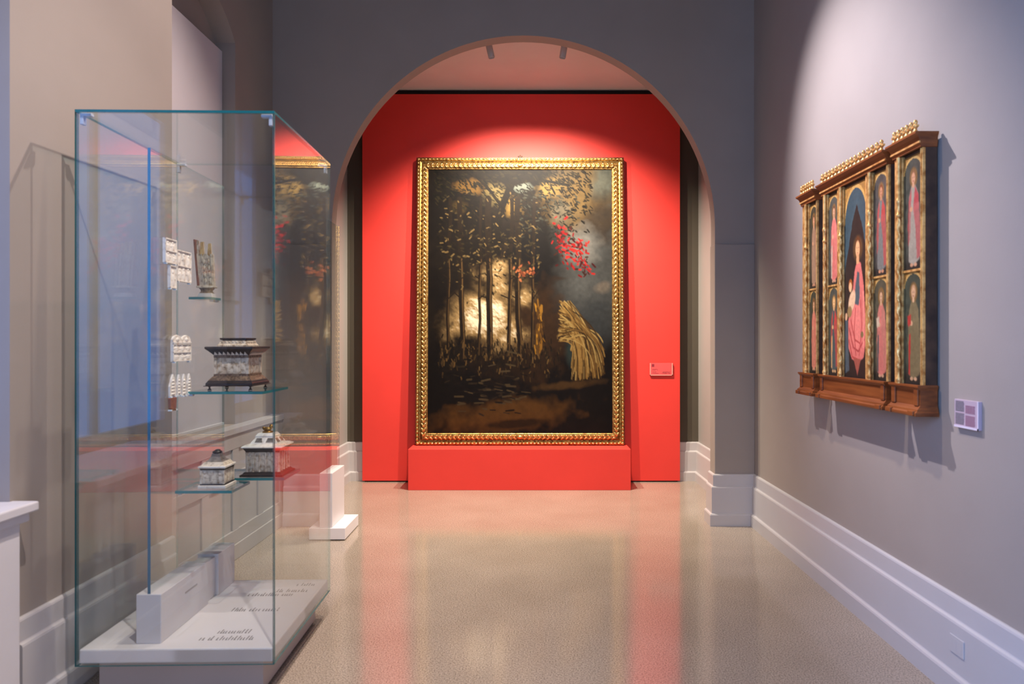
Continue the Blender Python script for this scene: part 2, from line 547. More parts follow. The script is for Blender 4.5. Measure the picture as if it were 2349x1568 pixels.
def dusk_glass():
    m = bpy.data.materials.new('dusk_window_glass')
    m.use_nodes = True
    nt = m.node_tree
    nt.nodes.clear()
    out = nt.nodes.new('ShaderNodeOutputMaterial')
    em = nt.nodes.new('ShaderNodeEmission')
    em.inputs['Color'].default_value = (0.20, 0.40, 1.0, 1)
    em.inputs['Strength'].default_value = 2.3
    nt.links.new(em.outputs[0], out.inputs['Surface'])
    return m
w2 = struct(MB().box(-2.46, -2.40, 0.70, 0.76, 0.84, 2.95).box(-2.46, -2.40, 2.30, 2.36, 0.84, 2.95).box(-2.46, -2.40, 0.76, 2.30, 0.84, 0.90)
            .box(-2.46, -2.40, 0.76, 2.30, 2.89, 2.95).box(-2.46, -2.405, 1.505, 1.555, 0.90, 2.89).build('window_2', M_white))
MB().box(-2.445, -2.435, 0.76, 1.505, 0.90, 2.89).build('window_pane', dusk_glass(), w2)
MB().box(-2.445, -2.435, 1.555, 2.30, 0.90, 2.89).build('window_pane', bpy.data.materials['dusk_window_glass'], w2)

# ------------------------------------------------------------------ next room: red panel, pedestal, painting
PX0, PX1, PY = -1.743, 1.482, 6.929
dp = thing('display_panel', 'tall flat bright red display wall standing behind the large painting', 'display panel', ((PX0 + PX1) / 2, PY, 0))
hw = (PX1 - PX0) / 2
MB().box(-hw, hw, 0, 0.075, 0.012, 3.935).build('panel_board', M_red, dp, bevel=0.002)
MB().box(-hw + 0.02, hw - 0.02, 0.02, 0.07, 0.0, 0.012).build('shadow_gap_foot', M_black, dp)  # shade of the gap under the board, put in as black
MB().box(-hw, hw, 0.03, 0.075, 3.935, 3.982).build('shadow_gap_strip', M_black, dp)  # black strip painted in for the shadow line above the board

QX0, QX1, QY = -1.207, 0.927, 6.541
pd = thing('pedestal', 'low wide red plinth block on the floor under the large painting', 'plinth', ((QX0 + QX1) / 2, QY, 0))
hq = (QX1 - QX0) / 2
MB().box(-hq, hq, 0, PY - QY - 0.002, 0.0, 0.3925).build('plinth_block', M_red, pd, bevel=0.003)

# the painting, leaning back a little
FX0, FX1, FZ0, FZ1 = -1.178, 0.899, 0.3955, 3.272
pt = thing('framed_painting', 'huge dark oil painting in carved gilt frame standing on the red plinth', 'painting',
           ((FX0 + FX1) / 2, 6.768, FZ0))
pt.rotation_euler = (math.radians(-1.5), 0, 0)
W, H = FX1 - FX0, FZ1 - FZ0
RW = 0.118         # rail width
DEP = 0.066        # rail depth (local y from 0 = front to DEP = back)
def frame_profile():
    # (inset from outer edge, y)  y=0 front
    return [(0.0, DEP), (0.0, 0.020), (0.006, 0.010), (0.028, 0.006), (0.034, 0.018), (0.050, 0.024), (0.058, 0.016), (0.064, 0.006),
            (0.096, 0.004), (0.100, 0.014), (RW - 0.006, 0.016), (RW, 0.022), (RW, DEP)]
def rail(side):
    m = MB()
    pr = frame_profile()
    def P(corner, ins, y):
        # corner 0..3 = bl, br, tr, tl
        x = [-W / 2 + ins, W / 2 - ins, W / 2 - ins, -W / 2 + ins][corner]
        z = [ins, ins, H - ins, H - ins][corner]
        return (x, y, z)
    a, b = {'bottom': (0, 1), 'right': (1, 2), 'top': (2, 3), 'left': (3, 0)}[side]
    m.loft([[P(a, i, y) for i, y in pr], [P(b, i, y) for i, y in pr]])
    o = m.build('frame_rail', [M_gold_d], pt)
    # carved leaves on the inner moulding and beads on the outer one
    L = W if side in ('bottom', 'top') else H
    def at(s, ins, y):
        # s along the side measured from its middle
        return {'bottom': (s, y, ins), 'top': (s, y, H - ins), 'left': (-W / 2 + ins, y, H / 2 + s), 'right': (W / 2 - ins, y, H / 2 + s)}[side]
    lv = MB()
    half = L / 2 - 0.085
    n = int(half / 0.046)
    for sgn in (-1, 1):
        for k in range(n):
            s = sgn * (0.03 + (k + 0.5) * (half - 0.03) / n)
            for da, off in ((0.6, 0.0085), (-0.6, -0.0085)):
                along = 0.026; across = 0.0095
                c = at(s, 0.080 + off, 0.006)
                if side in ('bottom', 'top'):
                    R = Matrix.Rotation((da if side == 'bottom' else -da) * sgn, 3, 'Y')
                    lv.blob(c, (along, 0.009, across), 8, 4, R=R)
                else:
                    R = Matrix.Rotation((da if side == 'right' else -da) * sgn, 3, 'Y')
                    lv.blob(c, (across, 0.009, along), 8, 4, R=R)
    c = at(0, 0.080, 0.005)
    lv.blob(c, (0.03 if side in ('bottom', 'top') else 0.018, 0.010, 0.018 if side in ('bottom', 'top') else 0.03), 10, 6)
    lv.build('leaf_carving', M_gold, o, smooth=True)
    bd = MB()
    half = L / 2 - 0.02
    n = int(2 * half / 0.036)
    for k in range(n + 1):
        s = -half + 2 * half * k / n
        r = (0.016, 0.008, 0.010) if side in ('bottom', 'top') else (0.010, 0.008, 0.016)
        bd.blob(at(s, 0.017, 0.007), r, 8, 4)
    bd.build('bead_carving', M_gold, o, smooth=True)
    # dark outer flank
    fl = MB()
    e = 0.004
    if side == 'left':
        fl.box(-W / 2 - e, -W / 2, 0.022, DEP, 0, H)
    elif side == 'right':
        fl.box(W / 2, W / 2 + e, 0.022, DEP, 0, H)
    elif side == 'top':
        fl.box(-W / 2, W / 2, 0.022, DEP, H, H + e)
    if fl.v:
        fl.build('frame_flank', M_frame_side, o)
for s_ in ('bottom', 'right', 'top', 'left'):
    rail(s_)
hk = MB()
hk.blob((0, 0.035, H + 0.012), (0.020, 0.006, 0.010), 8, 4)
hk.blob((-0.016, 0.035, H + 0.016), (0.008, 0.005, 0.010), 8, 4)
hk.blob((0.016, 0.035, H + 0.016), (0.008, 0.005, 0.010), 8, 4)
hk.blob((0, 0.035, H + 0.026), (0.006, 0.005, 0.010), 8, 4)
hk.build('hanging_crest', M_frame_side, pt, smooth=True)
MB().box(-W / 2 + RW - 0.004, W / 2 - RW + 0.004, 0.030, DEP - 0.002, RW - 0.004, H - RW + 0.004).build('stretcher_board', M_frame_side, pt)

def paint_landscape():
    # generic dusk landscape: dark trees, pale rocks, red blossom, storm sky, dry grass
    x0, x1, y0, y1 = 975.0, 1412.0, 383.0, 990.0
    w, h = 292, 406
    c = Canvas(w, h, srgb(22, 17, 14), 5)
    X = lambda px: (px - x0) / (x1 - x0) * (w - 1)
    Y = lambda py: (py - y0) / (y1 - y0) * (h - 1)
    S = (w - 1) / (x1 - x0)
    nb = c.noise(60); nf = c.noise(14); ns = c.noise(5)
    c.blend((nb - 0.45) * 1.5, srgb(38, 30, 22))
    # sky, upper and right
    sky = np.clip((c.xx - X(1255)) / (X(1330) - X(1255)), 0, 1) * np.clip((Y(800) - c.yy) / (Y(800) - Y(690)), 0, 1)
    c.blend(sky * (0.35 + 0.6 * nb), srgb(92, 94, 92))
    c.ellipse(X(1345), Y(440), 34 * S * 2, 42 * S * 2, srgb(126, 98, 48), 0.5, 0.9, 0.75, 0.9, nf)
    c.ellipse(X(1395), Y(410), 14 * S * 2, 20 * S * 2, srgb(96, 104, 96), 0.3, 0.9, 0.8, 0.9, nf)
    c.ellipse(X(1388), Y(500), 22 * S * 2, 26 * S * 2, srgb(52, 42, 32), 0.2, 0.9, 0.85, 0.9, nf)
    c.ellipse(X(1340), Y(560), 34 * S, 40 * S, srgb(128, 126, 120), 0.6, 0.9, 0.8, 0.9, nf)
    c.ellipse(X(1390), Y(655), 20 * S, 12 * S, srgb(118, 108, 96), -0.4, 0.8, 0.8, 0.9, nf)
    c.ellipse(X(1365), Y(740), 50 * S, 60 * S, srgb(56, 60, 62), 0.2, 0.9, 0.7, 0.9, nf)
    c.ellipse(X(1320), Y(800), 18 * S, 34 * S, srgb(48, 62, 60), 0.1, 0.6, 0.8, 0.8, nf)
    # glow through the trees
    for px, py, rx, ry, cc in ((1075, 425, 34, 14, (120, 88, 40)), (1140, 440, 26, 22, (128, 112, 70)), (1190, 425, 22, 12, (124, 132, 120)),
                               (1175, 465, 24, 20, (150, 118, 58)), (1270, 430, 26, 18, (150, 122, 66)), (1050, 470, 20, 14, (70, 54, 26)),
                               (1290, 480, 20, 26, (104, 96, 80))):
        c.ellipse(X(px), Y(py), rx * S, ry * S, srgb(*cc), 0, 0.8, 0.85, 1.4, nf)
    rng = random.Random(3)
    # trunk and boughs
    c.stroke([(X(1128), Y(640)), (X(1136), Y(540)), (X(1150), Y(470)), (X(1172), Y(420)), (X(1180), Y(384))], 5.5, srgb(26, 20, 14))
    c.stroke([(X(1150), Y(470)), (X(1120), Y(430)), (X(1090), Y(400))], 2.2, srgb(28, 21, 14))
    c.stroke([(X(1172), Y(420)), (X(1230), Y(405)), (X(1310), Y(420))], 2.0, srgb(26, 20, 14))
    # foliage dabs
    for _ in range(640):
        px = rng.uniform(985, 1360); py = 384 + abs(rng.gauss(0, 55))
        a = rng.uniform(-0.9, 0.9); L = rng.uniform(4, 9)
        cc = rng.choice([(20, 17, 11), (26, 22, 14), (16, 14, 10), (34, 28, 16), (44, 38, 22)])
        c.stroke([(X(px), Y(py)), (X(px + L * math.cos(a)), Y(py + L * math.sin(a) + 4))], rng.uniform(0.5, 1.2), srgb(*cc), 0.8)
    for _ in range(260):
        px = rng.uniform(1180, 1330); py = rng.uniform(440, 545)
        c.stroke([(X(px), Y(py)), (X(px + rng.uniform(-9, 9)), Y(py + rng.uniform(-4, 6)))], rng.uniform(0.6, 1.3),
                 srgb(*rng.choice([(18, 17, 13), (30, 30, 24), (62, 62, 52)])), 0.7)
    # dark hillside behind the rocks
    c.ellipse(X(1225), Y(590), 55 * S, 75 * S, srgb(20, 17, 16), 0.1, 0.5, 0.9, 0.8, nf)
    c.ellipse(X(1235), Y(770), 62 * S, 110 * S, srgb(62, 42, 24), 0.1, 0.6, 0.85, 0.9, nf)
    c.ellipse(X(1150), Y(820), 90 * S, 50 * S, srgb(40, 28, 18), 0.1, 0.6, 0.8, 0.9, nf)
    # sunlit clearing seen between the tree trunks
    fb = c.noise(46, 5); fb2 = c.noise(22, 5); fb3 = c.noise(9, 3)
    E = np.zeros((h, w))
    for px, py, rx, ry, k in ((1120, 735, 100, 62, 1.0), (1145, 640, 60, 80, 0.62), (1200, 690, 40, 60, 0.5), (1040, 760, 40, 44, 0.55)):
        d = np.hypot((c.xx - X(px)) / (rx * S), (c.yy - Y(py)) / (ry * S))
        E = np.maximum(E, k * np.exp(-1.1 * d ** 2.2))
    val = np.clip((E - 0.12) * 1.05 + ((fb - 0.5) * 0.8 + (fb2 - 0.5) * 1.0 + (fb3 - 0.5) * 0.3) * np.clip(E * 2.5, 0, 1), 0, 1)
    gy, gx = np.gradient(fb2 * 22 + fb3 * 6)
    shade = np.clip(0.90 + 0.35 * gy - 0.2 * gx, 0.4, 1.15)
    t = np.clip(val * shade, 0, 1)[..., None]
    c0 = np.array(srgb(62, 45, 28)); c1 = np.array(srgb(180, 148, 98)); c2 = np.array(srgb(255, 240, 205)) * 1.25
    rc = np.where(t < 0.5, c0 + (c1 - c0) * (t / 0.5), c1 + (c2 - c1) * ((t - 0.5) / 0.5))
    al = np.clip(val * 2.0, 0, 1)[..., None]
    c.a = c.a * (1 - al) + rc * al
    # trunks in front of the light, undergrowth at their feet
    for px, lean, r in ((1022, 6, 2.6), (1058, -8, 4.2), (1096, 5, 2.2), (1122, -4, 5.0), (1166, 9, 3.0), (1192, -6, 4.4), (1222, 4, 2.4)):
        pts = []
        for k in range(9):
            pts.append((X(px + lean * k / 8 + rng.uniform(-2, 2)), Y(820 - 46 * k)))
        c.stroke(pts, r, srgb(34, 25, 17), 0.92)
        c.stroke([(a + r * 0.45, b) for a, b in pts[:6]], max(0.5, r * 0.25), srgb(104, 78, 46), 0.5)
        for k in range(3, 8):
            a, b = pts[k]
            sg = rng.choice((-1, 1))
            c.stroke([(a, b), (a + sg * rng.uniform(6, 16), b - rng.uniform(4, 14))], 0.8, srgb(34, 25, 17), 0.85)
    for _ in range(420):
        px = rng.uniform(1000, 1240); py = rng.gauss(560, 52)
        c.stroke([(X(px), Y(py)), (X(px + rng.uniform(-7, 7)), Y(py + rng.uniform(-3, 6)))], rng.uniform(0.5, 1.3),
                 srgb(*rng.choice([(24, 20, 13), (32, 26, 16), (48, 40, 24), (74, 62, 38), (120, 98, 60)])), 0.75)
    for _ in range(380):
        px = rng.uniform(1000, 1290); py = rng.gauss(818, 22)
        L = rng.uniform(4, 13)
        c.stroke([(X(px), Y(py)), (X(px + rng.uniform(-4, 4)), Y(py - L))], rng.uniform(0.5, 1.1),
                 srgb(*rng.choice([(30, 23, 15), (44, 33, 20), (74, 56, 32), (110, 84, 48), (24, 19, 13)])), 0.8)
    # red blossom bush
    for _ in range(150):
        t = rng.random()
        px = 1276 + 82 * t + rng.gauss(0, 8); py = 540 + 62 * t + rng.gauss(0, 22)
        c.stroke([(X(px), Y(py)), (X(px + rng.uniform(-8, 8)), Y(py + rng.uniform(-6, 8)))], rng.uniform(0.8, 1.9),
                 srgb(*rng.choice([(160, 22, 24), (120, 14, 18), (186, 40, 36), (70, 10, 12), (60, 30, 20)])), 0.7)
    for _ in range(26):
        px = rng.gauss(1205, 14); py = rng.gauss(618, 9)
        c.stroke([(X(px), Y(py)), (X(px + rng.uniform(-6, 6)), Y(py + 4))], 1.2, srgb(*rng.choice([(176, 104, 64), (130, 66, 40)])), 0.8)
    # gold stems in the middle
    for k in range(60):
        px = 1238 + rng.gauss(0, 7); py = rng.uniform(680, 790)
        c.stroke([(X(px), Y(py)), (X(px + rng.uniform(-2, 5)), Y(py + rng.uniform(8, 24)))], rng.uniform(0.6, 1.8),
                 srgb(*rng.choice([(196, 140, 48), (150, 104, 36), (96, 66, 28), (70, 48, 24)])), 0.45)
    # long dry grass falling to the right
    for _ in range(240):
        a = rng.random()
        sx = 1284 + 30 * rng.random(); sy = 685 + 95 * rng.random()
        ex = 1312 + 82 * a; ey = 780 + 90 * rng.random()
        mx_, my_ = 1326 + 52 * a, 728 + 50 * rng.random()
        pts = []
        for i in range(9):
            t = i / 8
            pts.append((X((1 - t) ** 2 * sx + 2 * t * (1 - t) * mx_ + t * t * ex), Y((1 - t) ** 2 * sy + 2 * t * (1 - t) * my_ + t * t * ey)))
        c.stroke(pts, rng.uniform(0.5, 1.2), srgb(*rng.choice([(166, 130, 70), (124, 92, 46), (86, 62, 30), (186, 156, 94), (60, 43, 22)])), 0.5)
    # foreground
    c.ellipse(X(1150), Y(950), 150 * S, 34 * S, srgb(104, 70, 30), -0.12, 0.8, 0.8, 1.0, nf)
    c.ellipse(X(1180), Y(968), 60 * S, 9 * S, srgb(30, 21, 13), -0.08, 0.6, 0.8, 0.7, nf)
    c.ellipse(X(1300), Y(880), 70 * S, 9 * S, srgb(92, 66, 34), -0.1, 0.7, 0.7, 0.9, nf)
    for _ in range(110):
        px = rng.uniform(1010, 1200); py = rng.gauss(880, 30)
        c.stroke([(X(px), Y(py)), (X(px + rng.uniform(6, 22)), Y(py + rng.uniform(-5, 5)))], rng.uniform(0.6, 1.6),
                 srgb(*rng.choice([(30, 23, 18), (52, 42, 30), (20, 16, 13), (84, 70, 48)])), 0.6)
    c.a *= (0.36 + 0.20 * ns)[..., None]
    return c
cv = paint_landscape()
iw, ih = W - 2 * RW + 0.006, H - 2 * RW + 0.006
cv.mesh('canvas_picture', M_oil, lambda u, v: (-iw / 2 + iw * u, 0.0285, RW - 0.003 + ih * v), pt)

# red caption plate beside the painting
lx, lz = (1516.5 - 1225) / 226, EYE - (846.5 - 784) / 226
lb = thing('caption_plate', 'small pink-red caption plate on the red panel right of the painting', 'wall label', (lx, PY, lz))
hw_, hh_ = 0.116, 0.063
MB().box(-hw_, hw_, -0.014, 0.0006, -hh_, hh_).build('plate', M_lblr, lb, bevel=0.002)
MB().box(-hw_, -hw_ + 0.008, -0.0155, -0.014, -hh_, hh_).box(hw_ - 0.010, hw_, -0.0155, -0.014, -hh_, hh_) \
    .box(-hw_, hw_, -0.0155, -0.014, -hh_, -hh_ + 0.008).build('plate_rim', M_lblr_edge, lb)
def text_line(m, x0, x1, z, hgt, plane, seed, step=0.0055):
    """a row of small illegible letter strokes"""
    r = random.Random(seed)
    x = x0
    while x < x1 - step:
        wd = r.uniform(0.5, 1.0) * step
        if r.random() > 0.14:
            m.box(x, x + wd * 0.75, plane - 0.0006, plane, z, z + hgt * r.choice([0.7, 0.7, 1.0]))
        x += wd + step * 0.25
MB().box(-0.098, -0.072, -0.0147, -0.014, 0.026, 0.053).build('printed_badge', M_lblr_ink, lb)
for i, (a, b, z) in enumerate(((-0.090, -0.035, -0.002), (-0.090, -0.030, -0.011), (-0.090, -0.05, -0.030), (-0.09, -0.022, -0.044),
                               (0.012, 0.098, -0.028), (0.012, 0.09, -0.036), (0.006, 0.095, -0.046))):
    ink = MB()
    text_line(ink, a, b, z, 0.0065, -0.014, i)
    ink.build('printed_line', M_lblr_ink, lb)

# ceiling spotlights of the next room
def ceiling_spot(x, y, dx, label):
    t = thing('ceiling_spotlight', label, 'spotlight', (x, y, H2), 0, 'ceiling spotlights above the painting')
    MB().lathe([(0.022, 0), (0.022, -0.012), (0.008, -0.014), (0.008, -0.045)], 16).build('ceiling_mount', M_black, t, smooth=True, auto=0.6)
    d = Vector((dx, 0.10, -1)).normalized()
    M = Matrix.Translation((0, 0, -0.04)) @ Vector((0, 0, -1)).rotation_difference(d).to_matrix().to_4x4()
    MB().lathe([(0.002, 0), (0.0265, 0.0), (0.0275, -0.002), (0.0275, -0.128), (0.0265, -0.13), (0.023, -0.13), (0.022, -0.115), (0.002, -0.113)], 24, M=M) \
        .build('lamp_housing', M_lampw, t, smooth=True, auto=0.6)
    MB().lathe([(0.003, 0.0055), (0.0262, 0.0055), (0.0262, 0.0005), (0.003, 0.0005)], 24, M=M).build('housing_cap', M_black, t, smooth=True, auto=0.6)
    return Vector((x, y, H2 - 0.04)) + d * 0.145
SPY = 5.76
sl = ceiling_spot((1120 - 1225) / 272, SPY, 0.23, 'white cylinder ceiling spotlight on the left, tilted towards the painting')
sr = ceiling_spot((1296 - 1225) / 272, SPY, -0.17, 'white cylinder ceiling spotlight on the right, half hidden by the arch')

# ------------------------------------------------------------------ polyptych on the right wall
XB = XR - 0.012      # back of the sections
XF = 1.642           # front face of the sections
XPN = 1.652          # painted surface
PZ0, PZ1 = 1.236, 2.245
SEC = [('left_wing', 3.969, 4.178, 'side'), ('centre', 3.168, 3.885, 'mid'), ('right_wing', 2.888, 3.110, 'side')]
py_root = thing('polyptych', 'gilded wooden altarpiece of painted saints hanging on the right wall', 'altarpiece', (XR, 3.53, 1.10))
OX, OY, OZ = XR, 3.53, 1.10
def pb():
    return Matrix.Translation((-OX, -OY, -OZ))
PM = pb()
PANELS = {'left_wing': [(3.980, 4.088)], 'centre': [(3.701, 3.827), (3.386, 3.633), (3.186, 3.321)], 'right_wing': [(2.905, 3.049)]}
COLS = {'left_wing': [4.104], 'centre': [3.836, 3.640, 3.325], 'right_wing': [3.058]}
XC = 1.634
DIV = 1.732

def saint(w, h, bg, robe, mantle, skin, hair, seed, arch=True, gold=(150, 104, 44), book=None, trim=None):
    c = Canvas(w, h, srgb(*bg), seed)
    n = c.noise(8); n2 = c.noise(3)
    c.blend((n - 0.4) * 1.2, srgb(*[int(v * 0.6) for v in bg]))
    c.blend(np.clip((c.yy / h - 0.82) * 8, 0, 1) * 0.9, srgb(34, 28, 24))
    W_, H_ = w, h
    P = lambda pts: [(a * W_, b * H_) for a, b in pts]
    # robe, mantle, head, hands
    c.poly(P([(0.42, 0.26), (0.62, 0.26), (0.76, 0.34), (0.80, 0.60), (0.84, 0.90), (0.52, 0.95), (0.26, 0.91), (0.28, 0.58), (0.30, 0.34)]), srgb(*robe))
    c.poly(P([(0.60, 0.27), (0.78, 0.35), (0.86, 0.62), (0.88, 0.88), (0.70, 0.90), (0.62, 0.62), (0.50, 0.46)]), srgb(*mantle))
    c.poly(P([(0.42, 0.27), (0.28, 0.36), (0.22, 0.60), (0.24, 0.78), (0.34, 0.72), (0.38, 0.50)]), srgb(*mantle), 0.85)
    for k in range(7):
        x = 0.30 + 0.08 * k
        c.stroke([(x * W_, 0.48 * H_), ((x + 0.01 * (k - 3)) * W_, 0.90 * H_)], 0.7, srgb(*[int(v * 0.62) for v in robe]), 0.20)
        c.stroke([((x + 0.03) * W_, 0.42 * H_), ((x + 0.03 + 0.01 * (k - 3)) * W_, 0.88 * H_)], 0.6, srgb(*[min(255, int(v * 1.18)) for v in robe]), 0.16)
    c.ellipse(0.52 * W_, 0.19 * H_, 0.20 * W_, 0.085 * H_, srgb(*gold), 0, 0.3, 0.55)
    c.ellipse(0.52 * W_, 0.185 * H_, 0.125 * W_, 0.060 * H_, srgb(*hair), 0, 0.25)
    c.ellipse(0.51 * W_, 0.198 * H_, 0.095 * W_, 0.048 * H_, srgb(*skin), 0, 0.25)
    c.stroke([(0.47 * W_, 0.190 * H_), (0.485 * W_, 0.190 * H_)], 0.5, srgb(60, 38, 28), 0.7)
    c.stroke([(0.545 * W_, 0.190 * H_), (0.56 * W_, 0.190 * H_)], 0.5, srgb(60, 38, 28), 0.7)
    c.stroke([(0.49 * W_, 0.222 * H_), (0.535 * W_, 0.222 * H_)], 0.5, srgb(120, 52, 40), 0.7)
    c.ellipse(0.51 * W_, 0.258 * H_, 0.055 * W_, 0.022 * H_, srgb(*skin), 0, 0.3)
    c.ellipse(0.40 * W_, 0.46 * H_, 0.075 * W_, 0.022 * H_, srgb(*skin), 0.5, 0.3)
    if book:
        c.poly(P([(0.20, 0.40), (0.38, 0.38), (0.40, 0.47), (0.23, 0.49)]), srgb(*book))
    if trim:
        c.poly(P([(0.28, 0.56), (0.36, 0.55), (0.34, 0.92), (0.25, 0.90)]), srgb(*trim))
    c.ellipse(0.42 * W_, 0.945 * H_, 0.08 * W_, 0.016 * H_, srgb(*skin), 0, 0.3, 0.9)
    c.ellipse(0.62 * W_, 0.945 * H_, 0.08 * W_, 0.016 * H_, srgb(*skin), 0, 0.3, 0.9)
    if arch:
        # gilded spandrels over a round arch
        rx, ry = 0.47 * W_, 0.13 * H_
        d = np.sqrt(((c.xx - 0.5 * W_) / rx) ** 2 + ((c.yy - (ry + 0.02 * H_)) / ry) ** 2)
        sp = ((d > 1) & (c.yy < ry + 0.02 * H_)).astype(float)
        c.blend(sp * (0.6 + 0.5 * n2), srgb(*gold))
        c.blend(((np.abs(d - 1) < 0.07) & (c.yy < ry + 0.02 * H_)).astype(float) * 0.9, srgb(190, 150, 84))
    c.a *= (0.80 + 0.4 * n2)[..., None]
    return c

def madonna(w, h):
    c = Canvas(w, h, srgb(44, 32, 28), 11)
    n = c.noise(10); n2 = c.noise(3)
    W_, H_ = w, h
    P = lambda pts: [(a * W_, b * H_) for a, b in pts]
    c.blend((n - 0.35) * 1.0, srgb(30, 22, 20))
    # evening sky behind a pointed dark mound of trees
    edge = 0.11 * H_ + np.abs(c.xx / W_ - 0.55) ** 1.25 * 0.75 * H_ + (n - 0.5) * 8
    c.blend((c.yy < edge).astype(float), srgb(58, 78, 84))
    c.blend(np.clip((edge - c.yy) / (0.10 * H_), 0, 1) * 0.35, srgb(38, 56, 64))
    # rose robe, grey-blue opening, head, child, cushion
    c.poly(P([(0.56, 0.40), (0.72, 0.41), (0.84, 0.52), (0.92, 0.68), (0.94, 0.80), (0.84, 0.89), (0.58, 0.92), (0.34, 0.90), (0.18, 0.84), (0.18, 0.70),
              (0.30, 0.62), (0.40, 0.52), (0.46, 0.45)]), srgb(205, 110, 98))
    c.poly(P([(0.58, 0.45), (0.66, 0.46), (0.68, 0.58), (0.60, 0.66), (0.44, 0.60), (0.50, 0.52)]), srgb(74, 84, 86))
    c.poly(P([(0.48, 0.62), (0.74, 0.63), (0.80, 0.76), (0.60, 0.86), (0.34, 0.80), (0.36, 0.68)]), srgb(218, 122, 108))
    for pts, cc in (([(0.22, 0.74), (0.40, 0.84), (0.62, 0.86), (0.86, 0.80)], (160, 62, 58)), ([(0.30, 0.70), (0.46, 0.80), (0.70, 0.82)], (172, 70, 64)),
                    ([(0.50, 0.64), (0.44, 0.76), (0.52, 0.88)], (176, 76, 70)), ([(0.72, 0.60), (0.76, 0.74), (0.66, 0.88)], (176, 76, 70)),
                    ([(0.20, 0.80), (0.36, 0.89), (0.58, 0.90)], (170, 66, 60)), ([(0.82, 0.56), (0.86, 0.70), (0.82, 0.84)], (232, 142, 124))):
        c.stroke([(a * W_, b * H_) for a, b in pts], 1.2, srgb(*cc), 0.7)
    c.ellipse(0.60 * W_, 0.335 * H_, 0.20 * W_, 0.062 * H_, srgb(112, 78, 40), 0, 0.4, 0.55)
    c.ellipse(0.60 * W_, 0.325 * H_, 0.120 * W_, 0.052 * H_, srgb(96, 54, 26), 0, 0.2)
    c.ellipse(0.59 * W_, 0.338 * H_, 0.090 * W_, 0.042 * H_, srgb(216, 162, 112), 0, 0.25)
    c.poly(P([(0.55, 0.365), (0.64, 0.365), (0.66, 0.415), (0.53, 0.415)]), srgb(208, 152, 104))
    for a in (0.555, 0.625):
        c.stroke([(a * W_, 0.332 * H_), ((a + 0.012) * W_, 0.332 * H_)], 0.5, srgb(62, 38, 28), 0.8)
    c.stroke([(0.575 * W_, 0.358 * H_), (0.61 * W_, 0.358 * H_)], 0.5, srgb(150, 70, 56), 0.8)
    c.ellipse(0.28 * W_, 0.515 * H_, 0.085 * W_, 0.030 * H_, srgb(150, 78, 30), 0, 0.25)
    c.ellipse(0.27 * W_, 0.527 * H_, 0.066 * W_, 0.025 * H_, srgb(222, 172, 124), 0, 0.25)
    c.ellipse(0.34 * W_, 0.60 * H_, 0.13 * W_, 0.060 * H_, srgb(216, 176, 136), 0.5, 0.25)
    c.ellipse(0.24 * W_, 0.655 * H_, 0.10 * W_, 0.030 * H_, srgb(140, 112, 70), 0.3, 0.3)
    c.ellipse(0.08 * W_, 0.68 * H_, 0.06 * W_, 0.020 * H_, srgb(206, 160, 118), 0.2, 0.3)
    c.poly(P([(0.02, 0.70), (0.16, 0.70), (0.22, 0.96), (0.02, 0.98)]), srgb(74, 84, 88), 0.85)
    c.poly(P([(0.42, 0.90), (0.72, 0.90), (0.58, 0.985)]), srgb(150, 78, 62))
    c.ellipse(0.78 * W_, 0.775 * H_, 0.06 * W_, 0.016 * H_, srgb(120, 98, 60), 0.4, 0.3)
    # arched gilt surround
    rx, ry = 0.50 * W_, 0.20 * H_
    d = np.sqrt(((c.xx - 0.5 * W_) / rx) ** 2 + ((c.yy - (ry + 0.012 * H_)) / ry) ** 2)
    sp = ((d > 1) & (c.yy < ry)).astype(float)
    c.blend(sp * (0.65 + 0.5 * n2), srgb(164, 116, 50))
    c.blend(((np.abs(d - 1) < 0.05) & (c.yy < ry)).astype(float) * 0.9, srgb(196, 152, 82))
    c.a *= (0.82 + 0.36 * n2)[..., None]
    return c

def colonnette(y, parent):
    zt, zr, zb = PZ1, 2.045, PZ0
    m = MB()
    M = PM @ Matrix.Translation((XC, y, 0))
    r = 0.0092
    m.lathe([(0.006, zt), (r, zt - 0.001), (r, zr + 0.02), (r * 1.25, zr + 0.012), (r * 1.5, zr + 0.004), (r * 1.25, zr - 0.006), (r * 0.95, zr - 0.012),
             (r * 0.9, zr - 0.05), (r * 1.35, zr - 0.056), (r * 1.35, zr - 0.064), (r * 0.9, zr - 0.07), (0.005, zr - 0.071)], 14, M=M)
    # twisted shaft
    rings = []
    z0, z1 = zb + 0.075, zr - 0.07
    N = 150
    for k in range(N + 1):
        z = z0 + (z1 - z0) * k / N
        tw = (z - z0) / 0.062 * 2 * PI
        rings.append([((r * (0.98 + 0.26 * math.cos(2 * (2 * PI * i / 12) + tw))) * math.cos(2 * PI * i / 12),
                       (r * (0.98 + 0.26 * math.cos(2 * (2 * PI * i / 12) + tw))) * math.sin(2 * PI * i / 12), z) for i in range(12)])
    m.loft(rings, M=M)
    m.lathe([(0.006, zb + 0.078), (r * 1.3, zb + 0.077), (r * 1.3, zb + 0.068), (r * 0.85, zb + 0.062), (r * 0.85, zb + 0.03), (r * 1.4, zb + 0.022),
             (r * 1.5, zb + 0.012), (r * 1.1, zb + 0.006), (r * 1.35, zb), (0.006, zb)], 14, M=M)
    return m.build('colonnette', M_gold_p, parent, smooth=True, auto=0.9)

